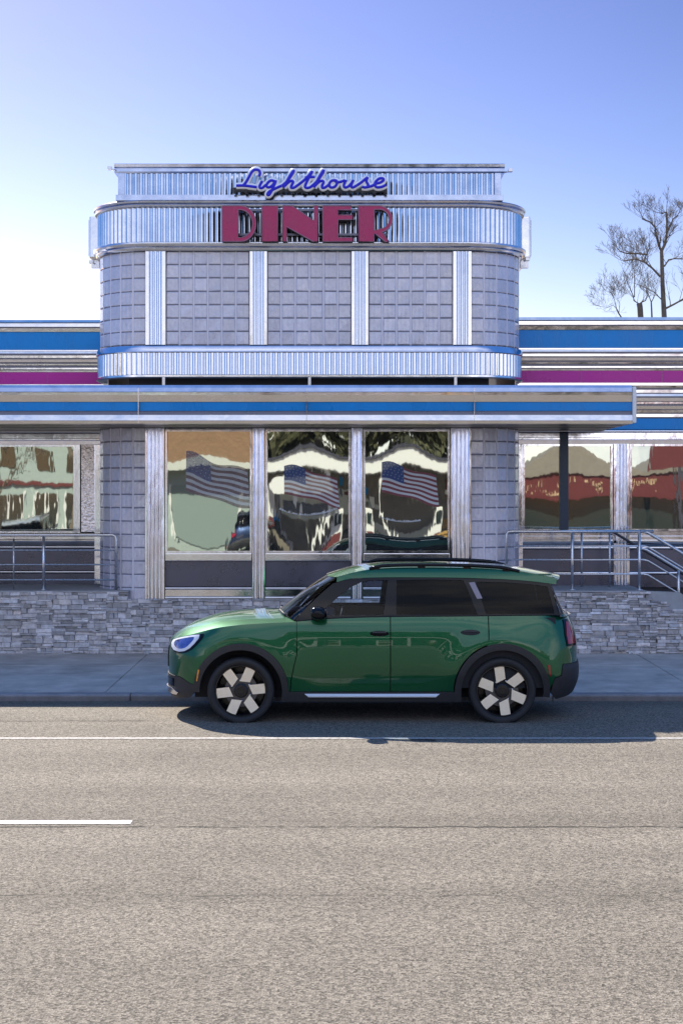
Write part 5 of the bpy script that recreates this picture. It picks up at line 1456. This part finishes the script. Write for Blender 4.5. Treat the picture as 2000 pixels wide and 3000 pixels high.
# ------------------------------------------------------------------ the other side of the street (seen in the windows and the polished steel)
M['brown_brick'] = mat('brown_shingle', (0.20, 0.115, 0.065), 0.9, var=0.3, var_scale=6, stretch=(1, 1, 3))
M['cream'] = mat('cream_trim', (0.58, 0.60, 0.56), 0.7, var=0.05)
M['pale_wall'] = mat('pale_wall', (0.36, 0.43, 0.42), 0.8, var=0.1)
M['red_awning'] = mat('red_awning', (0.13, 0.022, 0.024), 0.7, var=0.15)
M['tan_roof'] = mat('tan_roof', (0.21, 0.18, 0.155), 0.9, var=0.15)
M['shop_dark'] = mat('shop_glass', (0.02, 0.03, 0.03), 0.1, spec=0.7)
M['foliage'] = mat('evergreen', (0.085, 0.085, 0.045), 0.9, var=0.5, var_scale=2)
M['yellow_box'] = mat('tan_planter', (0.45, 0.27, 0.08), 0.8, var=0.2)
BY = -20.0
M['dusty_glass'] = mat('dusty_glass', (0.24, 0.31, 0.30), 0.3)
sh = thing('shop', 'brown shingled shop with cream trim across the street, mirrored in the left window', 'building', (-12, BY, 0))
b = MB(); b.box(-10.2, -4.0, BY - 10, BY, 0, 3.3); b.build('wall', 'pale_wall', sh)
b = MB(); b.add([(-10.4, BY + .9, 3.55), (-3.6, BY + .9, 3.55), (-3.6, BY - .6, 5.4), (-10.4, BY - .6, 5.4), (-10.4, BY - 10, 5.4), (-3.6, BY - 10, 5.4), (-10.4, BY - 10, 3.55), (-3.6, BY - 10, 3.55)],
               [(0, 1, 2, 3), (3, 2, 5, 4), (0, 3, 4, 6), (1, 7, 5, 2), (4, 5, 7, 6), (0, 6, 7, 1)]); b.build('roof', 'brown_brick', sh)
b = MB(); b.box(-10.5, -3.5, BY + .85, BY + .95, 3.25, 3.56); b.box(-10.4, -3.6, BY - .65, BY - .5, 5.36, 5.5); b.build('trim', 'cream', sh)
for k in range(4, 6):
    b = MB(); b.box(-22.5 + 3.1 * k, -20.3 + 3.1 * k, BY, BY + .05, .5, 2.6); f = b.build('window', 'dusty_glass', sh)
    b = MB(); b.box(-22.6 + 3.1 * k, -22.5 + 3.1 * k, BY, BY + .1, .4, 2.7); b.box(-20.3 + 3.1 * k, -20.2 + 3.1 * k, BY, BY + .1, .4, 2.7); b.build('frame', 'white_paint', f)
cs = thing('corner_store', 'pale corner store with red stripe and many windows across the street, mirrored at left', 'building', (-17, BY, 0))
b = MB(); b.box(-25, -11.0, BY - 9, BY - 1, 0, 4.6); b.build('wall', 'pale_wall', cs)
b = MB(); b.box(-25.1, -10.9, BY - 1, BY - .9, 2.6, 2.75); b.build('stripe', 'red_awning', cs)
b = MB(); b.box(-25.2, -10.8, BY - 9, BY - .8, 4.601, 4.75); b.build('roof_edge', 'cream', cs)
for k in range(9):
    x = -24.6 + 1.5 * k
    b = MB(); b.box(x, x + 1.0, BY - 1, BY - .96, .6, 2.3); f = b.build('window', 'shop_dark', cs)
    b = MB(); b.box(x + .46, x + .54, BY - .959, BY - .93, .6, 2.3); b.box(x - .08, x, BY - 1, BY - .93, .5, 2.4); b.box(x + 1.0, x + 1.08, BY - 1, BY - .93, .5, 2.4); b.build('frame', 'white_paint', f)
    b = MB(); b.box(x + .1, x + .8, BY - 1, BY - .97, 3.2, 4.1); b.build('window', 'shop_dark', cs)
ms = thing('roadside_canopy', 'long white forecourt canopy on posts across the street, mirrored in the middle windows', 'canopy', (1, -16, 0))
b = MB(); b.box(-3.4, 6.5, -21, -15.5, 3.12, 3.62, b=.03); b.build('roof', 'white_paint', ms)
b = MB(); b.box(-3.5, 6.6, -21.1, -15.4, 3.621, 3.72); b.build('roof_edge', 'dark_metal', ms)
for x in (-2.9, -1.2, 2.3, 5.8):
    b = MB(); b.box(x - .06, x + .06, -15.86, -15.74, 0, 3.12); b.build('post', 'white_paint', ms)
ks = thing('kiosk', 'dark glazed kiosk with white panels under the white forecourt canopy', 'building', (1, -20, 0))
M['kiosk'] = mat('kiosk_brown', (0.19, 0.165, 0.14), 0.7, var=0.3, var_scale=3)
b = MB(); b.box(-3.2, 6.2, -20.9, -19.2, 0, 3.1); b.build('wall', 'kiosk', ks)
for k, (x0, x1, z0, z1, m) in enumerate(((-3.1, -2.2, 1.1, 2.6, 'white_paint'), (-1.9, .1, 1.5, 2.5, 'cream'), (.4, 1.2, 1.2, 2.6, 'pale_wall'), (4.2, 6.1, 2.0, 2.9, 'red_awning'), (1.5, 3.8, .25, 1.2, 'cream'))):
    b = MB(); b.box(x0, x1, -19.19, -19.12, z0, z1); b.build('panel', m, ks)
for k, x in enumerate((-.6, 1.4, 3.4)):
    t = thing('fuel_pump', ('white fuel pump nearest the oval sign under the forecourt canopy', 'white fuel pump in the middle under the forecourt canopy', 'white fuel pump nearest the tan planter under the forecourt canopy')[k], 'fuel pump', (x, -16.6, 0), 'fuel pumps under the forecourt canopy')
    b = MB(); b.box(x - .32, x + .32, -16.9, -16.4, .15, 1.75, b=.04); b.build('cabinet', 'white_paint', t)
    b = MB(); b.box(x - .24, x + .24, -16.398, -16.38, 1.15, 1.6); b.build('display', 'shop_dark', t)
    b = MB(); b.box(x - .24, x + .24, -16.398, -16.38, .3, .85); b.build('panel', 'red_awning', t)
    b = MB(); b.box(x - .9, x + .9, -17.3, -16.0, 0, .149, b=.02); b.build('island', 'concrete', t)
    b = MB(); b.tube([(x + .34, -16.5, 1.4), (x + .5, -16.4, .9), (x + .42, -16.4, .5), (x + .36, -16.45, 1.1)], .025, 6); b.build('hose', 'rubber', t)
r6 = random.Random(6)
for k in range(34):
    x = r6.uniform(-3.0, 6.0); z = r6.uniform(.15, 2.7); w_ = r6.uniform(.12, .5); h_ = r6.uniform(.1, .5)
    b = MB(); b.box(x, x + w_, -19.11 + .002 * k, -19.10 + .002 * k, z, min(3.0, z + h_)); b.build('poster', r6.choice(['white_paint', 'cream', 'pale_wall', 'shop_dark', 'red_awning', 'dark_metal', 'yellow_box', 'blue']), ks)
pl = thing('planter', 'tan timber planter standing before the white forecourt canopy', 'planter', (4.2, -14.5, 0))
b = MB(); b.box(2.9, 4.9, -14.9, -14.2, 0, .75, b=.02); b.box(2.85, 4.95, -14.95, -14.15, .75, .82); b.build('box', 'yellow_box', pl)
rs = thing('red_shop', 'shop with red fascia under tan gable roofs across the street, mirrored in right windows', 'building', (11, BY, 0))
b = MB(); b.box(7.0, 24, BY - 9, BY, 0, 2.2); b.build('wall', 'shop_dark', rs)
b = MB(); b.box(6.9, 24.1, BY - .3, BY + .5, 2.15, 3.05); b.build('fascia', 'red_awning', rs)
b = MB()
for (xa, xc, xb, h) in ((6.6, 10.2, 14.2, 1.0), (13.0, 17.5, 22.0, 1.5)):
    b.add([(xa, BY + .6, 3.052), (xb, BY + .6, 3.052), (xc, BY + .3, 3.05 + h), (xa, BY - 9, 3.052), (xb, BY - 9, 3.052), (xc, BY - 9, 3.05 + h)], [(0, 1, 2), (3, 5, 4), (0, 2, 5, 3), (1, 4, 5, 2), (0, 3, 4, 1)])
b.build('roof', 'tan_roof', rs)
M['ornament'] = mat('gilt_relief', (0.50, 0.34, 0.22), 0.7, var=0.6, var_scale=7); r4 = random.Random(4); b = MB()
for k in range(70):
    x = 7.2 + .20 * (k // 2) + r4.uniform(-.06, .06)
    if 11.2 < x < 11.9 or r4.random() < .25: continue
    w_ = r4.uniform(.05, .16); z_ = 2.30 + r4.uniform(0, .45); b.box(x, x + w_, BY + .5, BY + .53, z_, z_ + r4.uniform(.06, .24), 1)
b.box(7.0, 24, BY + .495, BY + .505, 2.18, 3.02)
b.build('relief_ornament', ['red_awning', 'ornament'], rs)
bb = thing('billboard', 'red billboard on a post above the tan roof across the street', 'sign', (14, -17, 0))
b = MB(); b.box(13.2, 15.6, -17.2, -17.0, 3.2, 4.7); b.build('panel', 'red_awning', bb); b = MB(); b.box(14.3, 14.5, -17.2, -17.02, 0, 3.2); b.build('post', 'dark_metal', bb)
os_ = thing('oval_sign', 'white oval sign board on a post across the street, mirrored in the middle window', 'sign', (-1.9, -15.2, 0))
b = MB(); n_ = 28; flat_prism(b, [(-1.9 + .78 * math.cos(2 * math.pi * k / n_), 2.6 + .34 * math.sin(2 * math.pi * k / n_)) for k in range(n_)], [], -15.1, -15.2, 0, 0); b.build('board', 'white_paint', os_)
b = MB(); b.box(-1.95, -1.85, -15.31, -15.21, 0, 2.6); b.build('post', 'dark_metal', os_)
def leafy(name, label, x, y, h, rad, seed, group, n=1500):
    rnd = random.Random(seed); t = thing(name, label, 'tree', (x, y, 0), group)
    b = MB(); b.tube([(x, y, -.05), (x, y, h * .6)], [.22, .12], 8); b.build('trunk', 'bark', t)
    b = MB(); cl = [(rnd.gauss(0, .42), rnd.gauss(0, .42), rnd.uniform(.25, 1)) for _ in range(26)]
    for _ in range(n):
        c = rnd.choice(cl); k = rad * (1.15 - .5 * c[2])
        p = Vector((x + c[0] * k + rnd.gauss(0, .3) * rad * .5, y + c[1] * k + rnd.gauss(0, .3) * rad * .5, h * c[2] + rnd.gauss(0, .3)))
        a = Vector((rnd.uniform(-1, 1), rnd.uniform(-1, 1), rnd.uniform(-1, 1))).normalized() * .28; q = a.cross(Vector((rnd.uniform(-1, 1), rnd.uniform(-1, 1), rnd.uniform(-1, 1)))).normalized() * .2
        b.add([p - a, p + q, p + a, p - q], [(0, 1, 2, 3)])
    b.build('crown', 'foliage', t, recalc=False)
for k, (x, y, h, rd) in enumerate(((-3, -30, 9.5, 3.0), (0.5, -27, 8, 3.0), (4.5, -29, 9, 3.2), (-7.5, -36, 10, 3.2), (-18, -34, 8, 3), (-1.2, -25, 7.5, 2.6), (2.8, -25, 7, 2.6), (6.3, -26, 7.5, 2.6))):
    leafy('evergreen_tree', 'dense evergreen tree beyond the shops across the street', x, y, h, rd, 30 + k, 'evergreen trees across the street')
for k, (x, y) in enumerate(((-9.5, -7.2), (-12.9, -9.5), (-15.2, -8.4), (-11.3, -17.0))):
    V3 = lambda dx, dy, z: Vector((x + dx, y + dy, z))
    tree('street_tree', ('bare street tree on the opposite pavement nearest the middle', 'bare street tree on the lot across the street, second from the middle', 'bare street tree farthest along the opposite pavement', 'bare tree standing before the brown shingled shop')[k], 'tree', (x, y, .1),
         ([V3(0, 0, 2), V3(.05, 0, 3.2)], [.13, .11]),
         [([V3(.05, 0, 3.2), V3(-.4, -.2, 4.4), V3(-.7, -.1, 5.8)], .07, 1.1, 3), ([V3(.05, 0, 3.0), V3(.7, .2, 4.2), V3(1.0, .1, 5.6)], .07, 1.1, 3), ([V3(0, 0, 2.2), V3(.5, .1, 2.8), V3(1.1, .2, 3.3)], .04, .8, 3)], 77 + k, 'bare street trees across the street', twig=.01)

# two cars on the lot across the street: copies of the same body in other paint
def paint_copy(nm, col):
    m = M['paint'].copy(); m.name = nm; m.node_tree.nodes['Principled BSDF'].inputs['Base Color'].default_value = (*col, 1); return m
def dup(o, parent, pm, keep=None):
    c = o.copy(); COL.objects.link(c)
    if parent is not None: c.parent = parent
    for i_, sl in enumerate(c.material_slots):
        if sl.material == M['paint']: sl.link = 'OBJECT'; sl.material = pm
    for ch in o.children: dup(ch, c, pm)
    return c
for lab, col, loc, rz in (('dark blue compact car on the lot across the street, mirrored in the left window', (.012, .03, .09), (-3.7, -17.6, -.01), 1.62),
                          ('white compact car on the lot across the street, mirrored in the left wing window', (.6, .6, .6), (-12.6, -13.5, -.01), 1.5)):
    c = dup(car, None, paint_copy('other_paint', col)); c.location = loc; c.rotation_euler = (0, 0, rz); c['label'] = lab
